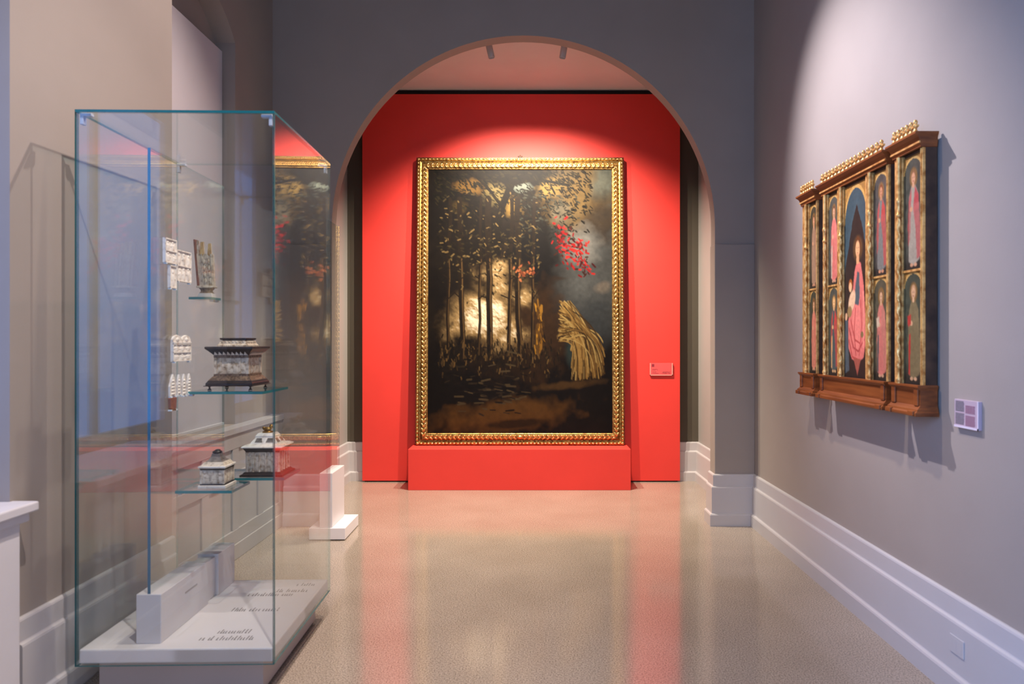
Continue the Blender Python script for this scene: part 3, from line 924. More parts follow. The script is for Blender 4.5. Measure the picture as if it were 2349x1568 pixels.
def moulding(y0, y1, prof, ret0=True, ret1=True):
    """prof: (projection from XF towards the room, z); returns follow the ends"""
    rings = []
    m = MB()
    def ring(yfun, xfun):
        return [(xfun(p), yfun(p), z) for p, z in prof]
    q = 0.4
    rings.append(ring(lambda p: y0 - p * (q if ret0 else 0), lambda p: XB))
    rings.append(ring(lambda p: y0 - p * (q if ret0 else 0), lambda p: XF - p))
    rings.append(ring(lambda p: y1 + p * (q if ret1 else 0), lambda p: XF - p))
    rings.append(ring(lambda p: y1 + p * (q if ret1 else 0), lambda p: XB))
    # close the profile along the back
    m.loft(rings, M=PM)
    return m

CORN = [(0.0, 2.245), (0.008, 2.247), (0.008, 2.256), (0.012, 2.262), (0.014, 2.276), (0.020, 2.288), (0.030, 2.296), (0.036, 2.300), (0.036, 2.308), (0.0, 2.310)]
PRED = [(0.0, 1.105), (0.034, 1.105), (0.036, 1.110), (0.036, 1.120), (0.028, 1.126), (0.026, 1.134), (0.018, 1.140), (0.014, 1.146), (0.010, 1.150), (0.010, 1.214),
        (0.016, 1.220), (0.024, 1.228), (0.024, 1.236), (0.0, 1.2365)]

def cresting(y0, y1, n, parent):
    m = MB()
    xc = XF - 0.012
    step = (y1 - y0) / n
    k = 1.0
    for i in range(n):
        y = y0 + step * (i + 0.5)
        M = PM @ Matrix.Translation((xc, y, 2.309))
        m.lathe([(0.003, 0), (0.012, 0.001), (0.013, 0.008), (0.007, 0.014), (0.006, 0.022), (0.011, 0.028), (0.012, 0.034), (0.007, 0.040), (0.008, 0.044),
                 (0.0095, 0.050), (0.006, 0.057), (0.002, 0.060)], 10, M=M)
    m.box(xc - 0.006, xc + 0.006, y0, y1, 2.309 + 0.027, 2.309 + 0.035, M=PM)
    m.box(xc - 0.007, xc + 0.007, y0, y1, 2.309, 2.309 + 0.005, M=PM)
    return m.build('cresting', M_gold_p, parent, smooth=True, auto=0.7)

styles = {
    ('left_wing', 0, 'up'): dict(bg=(62, 56, 40), robe=(150, 118, 90), mantle=(140, 104, 78), skin=(190, 136, 100), hair=(90, 56, 34)),
    ('left_wing', 0, 'lo'): dict(bg=(58, 58, 44), robe=(196, 122, 96), mantle=(186, 106, 84), skin=(198, 150, 110), hair=(104, 70, 44)),
    ('centre', 0, 'up'): dict(bg=(74, 74, 66), robe=(196, 108, 96), mantle=(204, 116, 104), skin=(196, 148, 112), hair=(96, 62, 40), trim=(186, 168, 142)),
    ('centre', 0, 'lo'): dict(bg=(70, 72, 62), robe=(72, 82, 78), mantle=(176, 66, 56), skin=(210, 166, 112), hair=(196, 150, 84), trim=(206, 158, 100)),
    ('centre', 2, 'up'): dict(bg=(78, 72, 66), robe=(112, 110, 102), mantle=(172, 66, 60), skin=(184, 128, 92), hair=(120, 66, 36)),
    ('centre', 2, 'lo'): dict(bg=(78, 72, 54), robe=(186, 106, 92), mantle=(178, 112, 94), skin=(190, 148, 110), hair=(112, 84, 54), book=(190, 166, 136), trim=(62, 74, 70)),
    ('right_wing', 0, 'up'): dict(bg=(66, 66, 56), robe=(150, 140, 122), mantle=(164, 66, 66), skin=(190, 140, 104), hair=(128, 88, 54)),
    ('right_wing', 0, 'lo'): dict(bg=(62, 66, 52), robe=(112, 98, 66), mantle=(116, 102, 70), skin=(194, 152, 112), hair=(170, 130, 92), book=(168, 52, 44), trim=(168, 44, 40)),
}
seed = 20
for nm, y0, y1, kind in SEC:
    pname = 'wing_section' if kind == 'side' else 'centre_section'
    m = MB()
    # box body with dark flanks
    m.box(XPN + 0.004, XB, y0, y1, 1.11, PZ1 + 0.05, M=PM)
    body = m.build(pname, M_wood_d, py_root)
    body['label'] = {'left_wing': 'narrow wing furthest from the viewer', 'centre': 'wide middle section with the seated figure',
                     'right_wing': 'narrow wing nearest to the viewer'}[nm]
    # gilded uprights around the panels
    pan = PANELS[nm]
    edges = [y0] + [v for p in pan[::-1] for v in p] + [y1]
    for a, b in zip(edges[::2], edges[1::2]):
        w3 = (b - a) * 0.22
        fr = MB().box(XF + 0.005, XPN + 0.006, a, b, PZ0, PZ1, M=PM).box(XF + 0.001, XF + 0.006, a, a + w3, PZ0, PZ1, M=PM) \
            .box(XF + 0.001, XF + 0.006, b - w3, b, PZ0, PZ1, M=PM)
        fr.build('gilded_upright', M_gold_p, body, bevel=0.001)
    for ci, y in enumerate(COLS[nm]):
        colonnette(y, body)
    moulding(y0, y1, CORN).build('cornice', M_wood_p, body, bevel=0.0)
    gb = MB()
    gb.box(XF - 0.0165, XF - 0.011, y0 - 0.006, y1 + 0.006, 2.262, 2.270, M=PM)
    gb.build('gold_fillet', M_gold_p, body)
    moulding(y0, y1, PRED).build('predella', M_wood_p, body)
    # projecting corner blocks of the base
    for yb in ((y0 + 0.004, y0 + 0.036), (y1 - 0.036, y1 - 0.004)):
        bl = MB()
        bl.box(XF - 0.018, XF, yb[0], yb[1], 1.148, 1.222, M=PM)
        bl.box(XF - 0.042, XF, yb[0] - 0.006, yb[1] + 0.006, 1.106, 1.128, M=PM)
        bl.build('base_block', M_wood_p, body, bevel=0.003)
    cresting(y0 + 0.012, y1 - 0.006, 6 if kind == 'side' else 16, body)
    for pi, (a, b) in enumerate(pan):
        def place(u, v, a=a, b=b, z0=0, z1=1):
            return (XPN - OX, b + (a - b) * u - OY, z0 + (z1 - z0) * v - OZ)
        if kind == 'mid' and pi == 1:
            cvp = madonna(70, 260)
            o = cvp.mesh('painted_panel', M_tempera, lambda u, v: place(u, v, z0=PZ0, z1=PZ1 - 0.012), body)
        else:
            for key, z0, z1 in (('up', DIV, PZ1 - 0.012), ('lo', PZ0, DIV)):
                seed += 1
                cvp = saint(40, 130, seed=seed, **styles[(nm, pi, key)])
                o = cvp.mesh('painted_panel', M_tempera, lambda u, v: place(u, v, z0=z0, z1=z1), body)
            dv = MB().box(XF + 0.004, XPN - 0.0005, a, b, DIV - 0.006, DIV + 0.004, M=PM)
            dv.build('panel_divider', M_gold_p, body)
# wall brackets behind the sections
for y in (2.96, 3.45, 4.07):
    MB().box(XB, XR + 0.001, y - 0.02, y + 0.02, 1.9, 2.0, M=PM).build('hanging_bracket', M_metal, py_root)

# pale caption plate on the right wall
def yw(px):
    return F * XR / (px - 1225)
y_a, y_b = yw(2253), yw(2197)
zl = EYE - (950 - 784) / (F / ((y_a + y_b) / 2))
lb2 = thing('caption_plate', 'small pale caption plate on the grey wall right of the altarpiece', 'wall label', (XR, (y_a + y_b) / 2, zl))
hy, hz = (y_b - y_a) / 2, 0.056
MB().box(-0.014, 0.0006, -hy, hy, -hz, hz).build('plate', M_lbl, lb2, bevel=0.002)
MB().box(-0.0155, -0.014, -hy, hy, -hz, -hz + 0.008).box(-0.0155, -0.014, -hy, -hy + 0.006, -hz, hz).build('plate_rim', M_acr, lb2)
def lbl_lines(name, mat, u0, u1, z0, z1, n, seed):
    """rows of illegible print; u runs from far (0) to near (1)"""
    m = MB()
    r = random.Random(seed)
    for i in range(n):
        z = z1 - (z1 - z0) * (i + 0.8) / n
        hgt = (z1 - z0) / n * 0.72
        u = u0
        while u < u1 - 0.01:
            w_ = r.uniform(0.015, 0.06)
            e = min(u1, u + w_)
            m.box(-0.0147, -0.014, hy - 2 * hy * e, hy - 2 * hy * u, z, z + hgt)
            u = e + 0.012
    return m.build(name, mat, lb2)
lbl_lines('grey_text_block', M_lbl_grey, 0.06, 0.42, 0.008, 0.050, 9, 1)
lbl_lines('grey_text_block', M_lbl_grey, 0.06, 0.42, -0.044, 0.002, 9, 2)
lbl_lines('pink_text_block', M_lbl_pink, 0.48, 0.86, 0.004, 0.036, 8, 3)
lbl_lines('pink_text_block', M_lbl_pink, 0.48, 0.86, -0.046, -0.004, 9, 4)

# flush socket cover in the skirting at the right
yo = F * (XR - 0.032) / (2196 - 1225)
so = thing('socket_cover', 'flush grey socket cover plate in the right skirting board', 'wall socket', (XR - 0.032, yo, 0.21))
MB().box(-0.004, 0.0, -0.045, 0.045, -0.035, 0.035).build('cover_plate', M_trim, so, bevel=0.0015)
MB().box(-0.0045, -0.004, -0.032, -0.002, -0.024, 0.024).box(-0.0045, -0.004, 0.002, 0.032, -0.024, 0.024).build('socket_flap', M_trim, so, bevel=0.001)

# ------------------------------------------------------------------ first showcase
CR = math.radians(1.32)
CC = Vector((-1.4302, 3.105, 0))
def to_local(X, Y):
    d = Vector((X - CC.x, Y - CC.y))
    c, s = math.cos(-CR), math.sin(-CR)
    return (c * d.x - s * d.y, s * d.x + c * d.y)
HWX, HWY = 0.390, 0.405
ZG0, ZG1 = 0.146, 2.337
ZD = 0.203
sc_ = thing('glass_showcase', 'tall glass display case with ivory boxes in the left foreground', 'display case', CC, CR)
T = 0.010
MB().box(-HWX + 0.075, HWX - 0.072, -HWY + 0.06, HWY - 0.06, 0.0, 0.012).build('shadow_gap_foot', M_black, sc_)  # shadow gap below the plinth, coloured black
MB().box(-HWX + 0.065, HWX - 0.062, -HWY + 0.05, HWY - 0.05, 0.012, ZG0 - 0.002).build('plinth', M_plinth, sc_, bevel=0.002)
deck = MB().box(-HWX + T, HWX - T, -HWY + T, HWY - T, ZG0, ZD).build('deck', M_deck, sc_, bevel=0.006)
def pane(name, *a, parent=None, mats=None, label=None):
    o = MB().pane(*a).build(name, mats or [M_glass, M_edge, M_rim], parent or sc_)
    if label:
        o['label'] = label
    return o
pane('glass_pane', -HWX, HWX, -HWY, -HWY + T, ZG0 - 0.006, ZG1 - T, 'y')
pane('glass_pane', -HWX, HWX, HWY - T, HWY, ZG0 - 0.006, ZG1 - T, 'y', 'z')
pane('glass_pane', -HWX, -HWX + T, -HWY + T, HWY - T, ZG0 - 0.006, ZG1 - T, 'x', 'yz')
pane('glass_pane', HWX - T, HWX, -HWY + T, HWY - T, ZG0 - 0.006, ZG1 - T, 'x', 'yz')
pane('glass_lid', -HWX, HWX, -HWY, HWY, ZG1 - T, ZG1, 'z', 'xyX')
for sx in (-1, 1):
    for sy in (-1, 1):
        x, y = sx * (HWX - T - 0.024), sy * (HWY - T - 0.012)
        MB().box(x - 0.022, x + 0.022, y - 0.011, y + 0.011, ZG1 - T - 0.012, ZG1 - T - 0.001) \
            .box(x + sx * 0.008, x + sx * 0.022, y - 0.011, y + 0.011, ZG1 - T - 0.045, ZG1 - T - 0.012) \
            .build('corner_clip', M_clip, sc_, bevel=0.002)
# white holder and the upright glass sheet that carries the shelves
SX = -0.1335
ZB = 0.402
SY0, SY1 = -HWY + 0.058, HWY - 0.055
blk = MB().box(SX - 0.050, SX + 0.050, SY0, SY0 + 0.42, ZD, ZB).box(SX - 0.035, SX + 0.036, SY0 + 0.42, SY1 - 0.17, ZD, ZB - 0.012) \
    .box(SX - 0.050, SX + 0.050, SY1 - 0.17, SY1 + 0.02, ZD, ZB).build('slab_holder', M_white, sc_, bevel=0.003)
ST = 0.006
ZS1 = 2.205
MB().pane(SX - ST, SX + ST, SY0 + 0.004, SY1, ZB - 0.02, ZS1, 'x', 'yz').build('upright_glass', [M_glass, M_edge_b, M_rim], sc_)
def shelf(name, X0, X1, Y0, Y1, ztop, th=0.012):
    x0, y0 = to_local(X0, Y0)
    x1, y1 = to_local(X1, Y1)
    if X1 > -1.5:
        x0 = SX + ST + 0.0005
    else:
        x1 = SX - ST - 0.0005
    m = MB().pane(x0, x1, y0, y1, ztop - th, ztop, 'z')
    o = m.build(name, [M_glass_s, M_edge_s, M_rim], sc_)
    sgn = 1 if X1 > -1.5 else -1
    xa = SX + sgn * (ST + 0.001)
    for y in (y0 + 0.03, y1 - 0.03):
        MB().box(min(xa, xa + sgn * 0.018), max(xa, xa + sgn * 0.018), y - 0.008, y + 0.008, ztop - th - 0.010, ztop - th - 0.0005) \
            .build('shelf_bracket', M_metal, o, bevel=0.001)
    return o
ZA, ZC_, ZBs, ZDs = 1.198, 0.776, 0.784, 1.640
shelf('glass_shelf', -1.54, -1.225, 3.055, 3.40, ZA)
shelf('glass_shelf', -1.54, -1.315, 2.955, 3.160, ZC_)
shelf('glass_shelf', -1.54, -1.175, 3.190, 3.430, ZBs)
shelf('glass_shelf', -1.685, -1.58, 3.330, 3.440, ZDs)
# printed captions on the deck: rows of small illegible strokes
def deck_text(px_y, xa, xb, hgt, seed, step=0.011):
    """a printed line lying on the deck, px_y local y of its foot"""
    cap = MB()
    r = random.Random(seed)
    x = xa
    while x < xb:
        if r.random() > 0.16:
            hh = hgt * r.choice([0.6, 0.6, 1.0])
            cap.box(x, x + step * 0.38, px_y, px_y + hh, ZD + 0.0002, ZD + 0.0008)
            if r.random() > 0.4:
                cap.box(x, x + step * 0.7, px_y + hh * 0.0, px_y + hh * 0.12, ZD + 0.0002, ZD + 0.0008)
        x += step * r.uniform(0.8, 1.3)
    cap.build('caption_line', M_ink, deck)
deck_text(-0.320, 0.040, 0.275, 0.038, 1)
deck_text(-0.255, 0.100, 0.230, 0.038, 2)
deck_text(-0.020, 0.060, 0.270, 0.040, 3)
deck_text(0.165, 0.060, 0.270, 0.040, 4)
deck_text(0.215, 0.180, 0.330, 0.040, 5)
deck_text(0.300, 0.250, 0.340, 0.036, 6)
# a faint slot mark on the holder
MB().box(SX + 0.0500, SX + 0.0506, SY0 + 0.20, SY0 + 0.31, 0.330, 0.338).build('holder_seam', M_plinth, blk)

# ------------------------------------------------------------------ ivory objects
def relief_heights(nu, nv, nfig, seed, rows=1):
    r = random.Random(seed)
    g = np.zeros((nv, nu))
    v, u = np.mgrid[0:nv, 0:nu].astype(float)
    u /= (nu - 1); v /= (nv - 1)
    for row in range(rows):
        b0, b1 = row / rows, (row + 1) / rows
        for k in range(nfig):
            cx = (k + 0.5 + r.uniform(-0.12, 0.12)) / nfig
            w_ = 0.30 / nfig
            hh = r.uniform(0.62, 0.78) * (b1 - b0)
            body = np.exp(-((u - cx) / w_) ** 2 - ((v - b0 - hh * 0.48) / (hh * 0.45)) ** 4)
            head = np.exp(-((u - cx) / (w_ * 0.45)) ** 2 - ((v - b0 - hh * 1.08) / (hh * 0.13)) ** 2)
            arm = np.exp(-((u - cx - r.choice([-1, 1]) * w_ * 1.0) / (w_ * 0.6)) ** 2 - ((v - b0 - hh * 0.62) / (hh * 0.12)) ** 2)
            fold = 0.12 * np.sin(u * nfig * 38 + r.random() * 6) * body
            g = np.maximum(g, np.maximum(np.maximum(body + fold, head * 0.95), arm * 0.7))
    rn = np.random.default_rng(seed)
    return g + 0.08 * rn.random((nv, nu))
def relief_face(m, origin, du, dv, nrm, nfig, depth, seed, rows=1, nu=None, nv=None, mi=0):
    """a carved sheet standing on the plane origin + u du + v dv, bulging along nrm"""
    nu = nu or max(16, nfig * 10); nv = nv or 18 * rows
    g = relief_heights(nu, nv, nfig, seed, rows)
    o, du, dv, nrm = Vector(origin), Vector(du), Vector(dv), Vector(nrm)
    vs = [tuple(o + du * (i / (nu - 1)) + dv * (j / (nv - 1)) + nrm * (depth * float(g[j, i]))) for j in range(nv) for i in range(nu)]
    fs = [(j * nu + i, j * nu + i + 1, (j + 1) * nu + i + 1, (j + 1) * nu + i) for j in range(nv - 1) for i in range(nu - 1)]
    m.add(vs, fs, mi)
    return m
def four_faces(m, a, b, z0, z1, nfa, nfb, depth, seed):
    relief_face(m, (-a, -b, z0), (2 * a, 0, 0), (0, 0, z1 - z0), (0, -1, 0), nfa, depth, seed)
    relief_face(m, (a, -b, z0), (0, 2 * b, 0), (0, 0, z1 - z0), (1, 0, 0), nfb, depth, seed + 1)
    relief_face(m, (a, b, z0), (-2 * a, 0, 0), (0, 0, z1 - z0), (0, 1, 0), nfa, depth, seed + 2)
    relief_face(m, (-a, b, z0), (0, -2 * b, 0), (0, 0, z1 - z0), (-1, 0, 0), nfb, depth, seed + 3)

def large_casket():
    t = thing('ivory_casket', 'largest ivory and dark wood casket with overhanging black lid rim, top shelf', 'casket',
              (-1.400, 3.232, ZA + 0.0008), CR, 'carved ivory caskets in the glass case')
    A = 0.106
    k = A / 0.11
    for sx in (-1, 1):
        for sy in (-1, 1):
            MB().lathe([(0.002, 0), (0.0095, 0.0005), (0.008, 0.004), (0.0035, 0.008), (0.004, 0.014), (0.0085, 0.018), (0.002, 0.0185)], 12,
                       M=Matrix.Translation((sx * 0.093, sy * 0.093, 0))).build('foot', M_ebony, t, smooth=True)
    b = MB()
    b.rects([(0.018, 0.112, 0.112), (0.020, 0.114, 0.114), (0.022, 0.106, 0.106), (0.032, 0.106, 0.106), (0.036, 0.102, 0.102), (0.044, 0.098, 0.098)])
    b.build('base_moulding', M_ebony, t)
    MB().rects([(0.044, 0.098, 0.098), (0.052, 0.092, 0.092), (0.0635, 0.082, 0.082)]).build('inlaid_skirt', M_walnut, t)
    bn = MB()
    bn.rects([(0.0635, 0.080, 0.080), (0.074, 0.080, 0.080)])
    bn.build('lower_band', M_walnut, t)
    body = MB()
    body.rects([(0.074, 0.0715, 0.0715), (0.148, 0.0715, 0.0715)])
    four_faces(body, 0.072, 0.072, 0.075, 0.147, 4, 4, 0.005, 3)
    for sx in (-1, 1):
        for sy in (-1, 1):
            body.box(sx * 0.0735 - 0.006, sx * 0.0735 + 0.006, sy * 0.0735 - 0.006, sy * 0.0735 + 0.006, 0.074, 0.148)
    for xx in (-0.050, 0.038):
        body.box(xx - 0.004, xx + 0.004, -0.0775, -0.07, 0.074, 0.148)
    body.build('carved_body', M_bone, t, smooth=False)
    MB().rects([(0.148, 0.080, 0.080), (0.161, 0.080, 0.080)]).build('upper_band', M_walnut, t)
    dn = MB()
    for i in range(8):
        x = -0.078 + 0.156 * (i + 0.5) / 8
        for q in range(4):
            M = Matrix.Rotation(q * PI / 2, 4, 'Z')
            dn.add([(x - 0.0095, -0.0835, 0.1612), (x + 0.0095, -0.0835, 0.1612), (x, -0.0972, 0.1768), (x, -0.080, 0.165)], [(0, 1, 2), (0, 2, 3), (1, 3, 2), (0, 3, 1)], 0, M)
    dn.build('tooth_frieze', M_bone_l, t)
    lid = MB().rects([(0.161, 0.080, 0.080), (0.178, 0.096, 0.096), (0.186, 0.104, 0.104), (0.190, 0.109, 0.109), (0.198, 0.109, 0.109), (0.200, 0.106, 0.106)]).build('lid_rim', M_ebony, t)
    rf = MB()
    rf.rects([(0.200, 0.070, 0.070), (0.207, 0.069, 0.069), (0.212, 0.064, 0.064), (0.220, 0.061, 0.061), (0.230, 0.052, 0.052)])
    for q in range(4):
        M = Matrix.Rotation(q * PI / 2, 4, 'Z')
        for i in range(14):
            rf.blob((-0.062 + 0.124 * i / 13, -0.0685, 0.2045), (0.0042, 0.003, 0.0038), 7, 4, M=M)
        for i in range(7):
            rf.blob((-0.048 + 0.096 * i / 6, -0.0605, 0.221), (0.007, 0.004, 0.006), 7, 4, M=M)
    rf.build('lid_roof', M_bone, t)
    MB().rects([(0.230, 0.049, 0.049), (0.232, 0.060, 0.060), (0.239, 0.061, 0.061), (0.240, 0.059, 0.059)]).build('lid_cap', M_ebony, t)
    return t
large_casket()

def small_casket():
    t = thing('ivory_casket', 'smallest ivory casket with grey pyramid lid and dark knob, left of the column-sided one', 'casket',
              (-1.419, 3.060, ZC_ + 0.0008), CR, 'carved ivory caskets in the glass case')
    MB().rects([(0, 0.060, 0.060), (0.010, 0.060, 0.060), (0.012, 0.058, 0.058)]).build('base_slab', M_bone_l, t)
    MB().rects([(0.012, 0.054, 0.054), (0.018, 0.053, 0.053)]).build('base_band', M_ebony, t)
    b = MB()
    b.rects([(0.018, 0.048, 0.048), (0.078, 0.048, 0.048)])
    four_faces(b, 0.0485, 0.0485, 0.018, 0.078, 3, 3, 0.0035, 21)
    for sx in (-1, 1):
        for sy in (-1, 1):
            b.box(sx * 0.0495 - 0.004, sx * 0.0495 + 0.004, sy * 0.0495 - 0.004, sy * 0.0495 + 0.004, 0.018, 0.078)
    b.build('carved_body', M_bone, t)
    MB().rects([(0.078, 0.051, 0.051), (0.087, 0.055, 0.055)]).build('dark_band', M_ebony, t)
    MB().rects([(0.087, 0.056, 0.056), (0.089, 0.059, 0.059), (0.095, 0.059, 0.059), (0.097, 0.056, 0.056)]).build('lid_rim', M_bone_l, t)
    MB().rects([(0.097, 0.052, 0.052), (0.104, 0.046, 0.046), (0.112, 0.041, 0.041)]).build('lid_roof', M_bone, t)
    MB().rects([(0.112, 0.038, 0.038), (0.118, 0.029, 0.029), (0.132, 0.020, 0.020), (0.146, 0.017, 0.017)]).build('lid_pyramid', M_greyw, t)
    kb = MB()
    kb.blob((0, 0, 0.151), (0.021, 0.021, 0.009), 14, 8)
    kb.blob((0.002, 0, 0.158), (0.013, 0.013, 0.006), 12, 6)
    kb.build('lid_knob', M_ebony, t, smooth=True)
small_casket()

def middle_casket():
    t = thing('ivory_casket', 'middle-sized ivory casket with columns and a gilt knob, by the right glass', 'casket',
              (-1.288, 3.305, ZBs + 0.0008), CR, 'carved ivory caskets in the glass case')
    A, B = 0.096, 0.088
    MB().rects([(0, A + 0.004, B + 0.004), (0.008, A + 0.004, B + 0.004), (0.012, A - 0.006, B - 0.006), (0.020, A - 0.012, B - 0.012)]).build('base_moulding', M_ebony, t)
    b = MB()
    b.rects([(0.020, 0.073, 0.066), (0.114, 0.073, 0.066)])
    four_faces(b, 0.0735, 0.0665, 0.021, 0.113, 5, 4, 0.004, 41)
    for q, (half, d, n) in enumerate(((0.073, 0.066, 5), (0.066, 0.073, 4), (0.073, 0.066, 5), (0.066, 0.073, 4))):
        M = Matrix.Rotation(q * PI / 2, 4, 'Z')
        for i in range(n + 1):
            x = -half + 2 * half * i / n
            b.lathe([(0.001, 0.020), (0.006, 0.0205), (0.0042, 0.027), (0.0042, 0.104), (0.0065, 0.113), (0.001, 0.1135)], 8, M=M @ Matrix.Translation((x, -d - 0.004, 0)))
    b.build('carved_body', M_bone, t)
    MB().rects([(0.114, 0.078, 0.071), (0.124, 0.084, 0.076), (0.134, 0.090, 0.082)]).build('dark_band', M_ebony, t)
    MB().rects([(0.134, 0.094, 0.086), (0.138, 0.096, 0.088), (0.142, 0.092, 0.084), (0.148, 0.080, 0.072)]).build('lid_rim', M_bone_l, t)
    r = MB()
    r.rects([(0.148, 0.066, 0.058), (0.156, 0.062, 0.054), (0.178, 0.046, 0.038), (0.186, 0.046, 0.038), (0.198, 0.036, 0.029)])
    r.build('lid_roof', M_bone_l, t)
    pz = MB()
    for q, (d0, d1) in enumerate(((0.0555, 0.0395), (0.0635, 0.0475), (0.0555, 0.0395), (0.0635, 0.0475))):
        M = Matrix.Rotation(q * PI / 2, 4, 'Z')
        for x in (-0.026, 0.026):
            pz.add([(x - 0.018, -d0 + 0.0012, 0.1565), (x + 0.018, -d0 + 0.0012, 0.1565), (x + 0.012, -d1 - 0.0015, 0.176), (x - 0.012, -d1 - 0.0015, 0.176),
                    (x, -d1 + 0.01, 0.165)], [(0, 1, 2, 3), (0, 4, 1), (1, 4, 2), (2, 4, 3), (3, 4, 0)], 0, M)
    pz.build('grey_inlay', M_greyw, t)
    k = MB()
    k.lathe([(0.001, 0.198), (0.026, 0.1985), (0.024, 0.204), (0.012, 0.207), (0.001, 0.2075)], 14)
    k.blob((-0.004, 0, 0.215), (0.022, 0.012, 0.010), 12, 8)
    k.blob((0.016, 0, 0.227), (0.010, 0.009, 0.010), 10, 6)
    k.blob((0.024, 0, 0.224), (0.006, 0.005, 0.004), 8, 5)
    k.blob((-0.020, 0, 0.220), (0.009, 0.006, 0.006), 8, 5)
    k.build('lid_knob', M_gold_d, t, smooth=True)
middle_casket()

# pieces mounted on the upright glass
XS = SX + ST + 0.0006       # local x of its right hand face
def on_sheet(px0, px1):
    """pixel columns of the photo to a local y range on the sheet"""
    ys = []
    for px in (px0, px1):
        X = -1.558
        for _ in range(4):
            Y = F * X / (px - 1225)
            X = CC.x + XS - math.tan(CR) * (Y - CC.y)
        ys.append(to_local(X, Y)[1])
    return ys
def sheet_thing(name, label, cat, px0, px1, py0, py1, group=None):
    y0, y1 = on_sheet(px0, px1)
    Ym = CC.y + (y0 + y1) / 2
    s = F / Ym
    z1 = EYE - (py0 - 784) / s
    z0 = EYE - (py1 - 784) / s
    M = Matrix.Translation(CC) @ Matrix.Rotation(CR, 4, 'Z')
    p = M @ Vector((XS, (y0 + y1) / 2, z0))
    return thing(name, label, cat, p, CR, group), (y1 - y0) / 2, z1 - z0
def pins(t, hy_, hz_, th):
    for y in (-hy_ * 0.8, hy_ * 0.8):
        MB().box(0.0, th + 0.006, y - 0.004, y + 0.004, -0.0065, -0.0005).build('mounting_pin', M_pin, t, bevel=0.001)
def plaque(label, px0, px1, py0, py1, nfig, rows, seed, gable=False):
    t, a, h = sheet_thing('ivory_plaque', label, 'carved plaque', px0, px1, py0, py1, 'ivory plaques on the upright glass')
    th = 0.008
    m = MB()
    hb = h * (0.68 if gable else 1.0)
    m.box(0, th, -a, a, 0, hb)
    relief_face(m, (th + 0.0003, -a + 0.004, 0.004), (0, 2 * a - 0.008, 0), (0, 0, hb - 0.008), (1, 0, 0), nfig, 0.0045, seed, rows)
    m.build('carved_leaf', M_bone_l, t)
    r = MB()
    for z in ([0, hb - 0.005] + [hb * k / rows - 0.002 for k in range(1, rows)]):
        r.box(th, th + 0.005, -a, a, z, z + 0.005)
    for y in (-a, a - 0.004):
        r.box(th, th + 0.005, y, y + 0.004, 0, hb)
    r.build('raised_border', M_bone_l, t)
    if gable:
        g = MB()
        for c0 in (-a / 2, a / 2):
            w_ = a / 2 * 0.94
            pts = [(c0 - w_, hb), (c0 + w_, hb), (c0 + w_, hb + (h - hb) * 0.45), (c0 + w_ * 0.7, hb + (h - hb) * 0.8), (c0, h), (c0 - w_ * 0.7, hb + (h - hb) * 0.8), (c0 - w_, hb + (h - hb) * 0.45)]
            g.prism(pts, 0.0, th + 0.002, 'x')
            g.blob((th + 0.003, c0, hb + (h - hb) * 0.45), (0.004, w_ * 0.4, (h - hb) * 0.25), 8, 5)
            g.box(th, th + 0.006, c0 - w_, c0 + w_, hb, hb + 0.006)
        g.build('twin_gables', M_bone_l, t)
    pins(t, a, h, th)
    return t
plaque('ivory plaque with two rows of relief, highest and furthest left on the upright glass', 373, 399.5, 548, 604, 2, 2, 61)
plaque('large square ivory plaque with two relief rows, right of the highest plaque', 400.5, 433, 576, 647, 3, 2, 62)
plaque('narrow ivory plaque under the highest one, left of the large square plaque', 384, 399.2, 609, 661, 1, 1, 63)
plaque('ivory plaque with twin rounded gables, midway down the upright glass', 391, 433, 768, 828, 3, 2, 64, True)
def spike(label, px0, px1, py0, py1, seed, handle=False):
    t, a, h = sheet_thing('ivory_point', label, 'carved ivory', px0, px1, py0, py1, 'pointed ivory leaves on the upright glass')
    m = MB()
    pts = [(-a, 0), (a, 0), (a, h * 0.45), (a * 0.55, h * 0.8), (a * 0.1, h), (-a * 0.4, h * 0.8), (-a, h * 0.45)]
    m.prism(pts, 0, 0.008, 'x')
    for k in range(5):
        m.blob((0.008, 0, h * (0.1 + 0.15 * k)), (0.004, a * 0.7 * (1 - 0.08 * k), h * 0.055), 8, 5)
    m.build('carved_blade', M_bone_l, t)
    pins(t, a, h, 0.008)
spike('broadest pointed ivory leaf, leftmost of the four in a row, above the brown handle', 386, 400, 858, 908, 71)
spike('slim pointed ivory leaf, second from the left of four in a row', 403, 411, 858, 905, 72)
spike('slim pointed ivory leaf, third from the left of four in a row', 414, 423.5, 857, 906, 73)
spike('slim pointed ivory leaf, rightmost of the four in a row', 426, 435, 856, 901, 74)
t, a, h = sheet_thing('brown_handle', 'reddish brown wooden handle below the leftmost ivory leaf', 'handle', 384.5, 399.5, 911, 938)
MB().loft([[(0.0, -a * q, z), (0.012, -a * q, z), (0.016, 0, z), (0.012, a * q, z), (0.0, a * q, z)] for q, z in ((0.55, 0), (0.85, h * 0.12), (0.9, h * 0.5), (1.0, h * 0.9), (0.9, h))]) \
    .build('grip', M_handle, t, bevel=0.002)
MB().box(0.002, 0.014, -a * 0.75, a * 0.75, -0.006, 0.0005).build('end_cap', M_gold_d, t, bevel=0.001)
pins(t, a, h, 0.010)

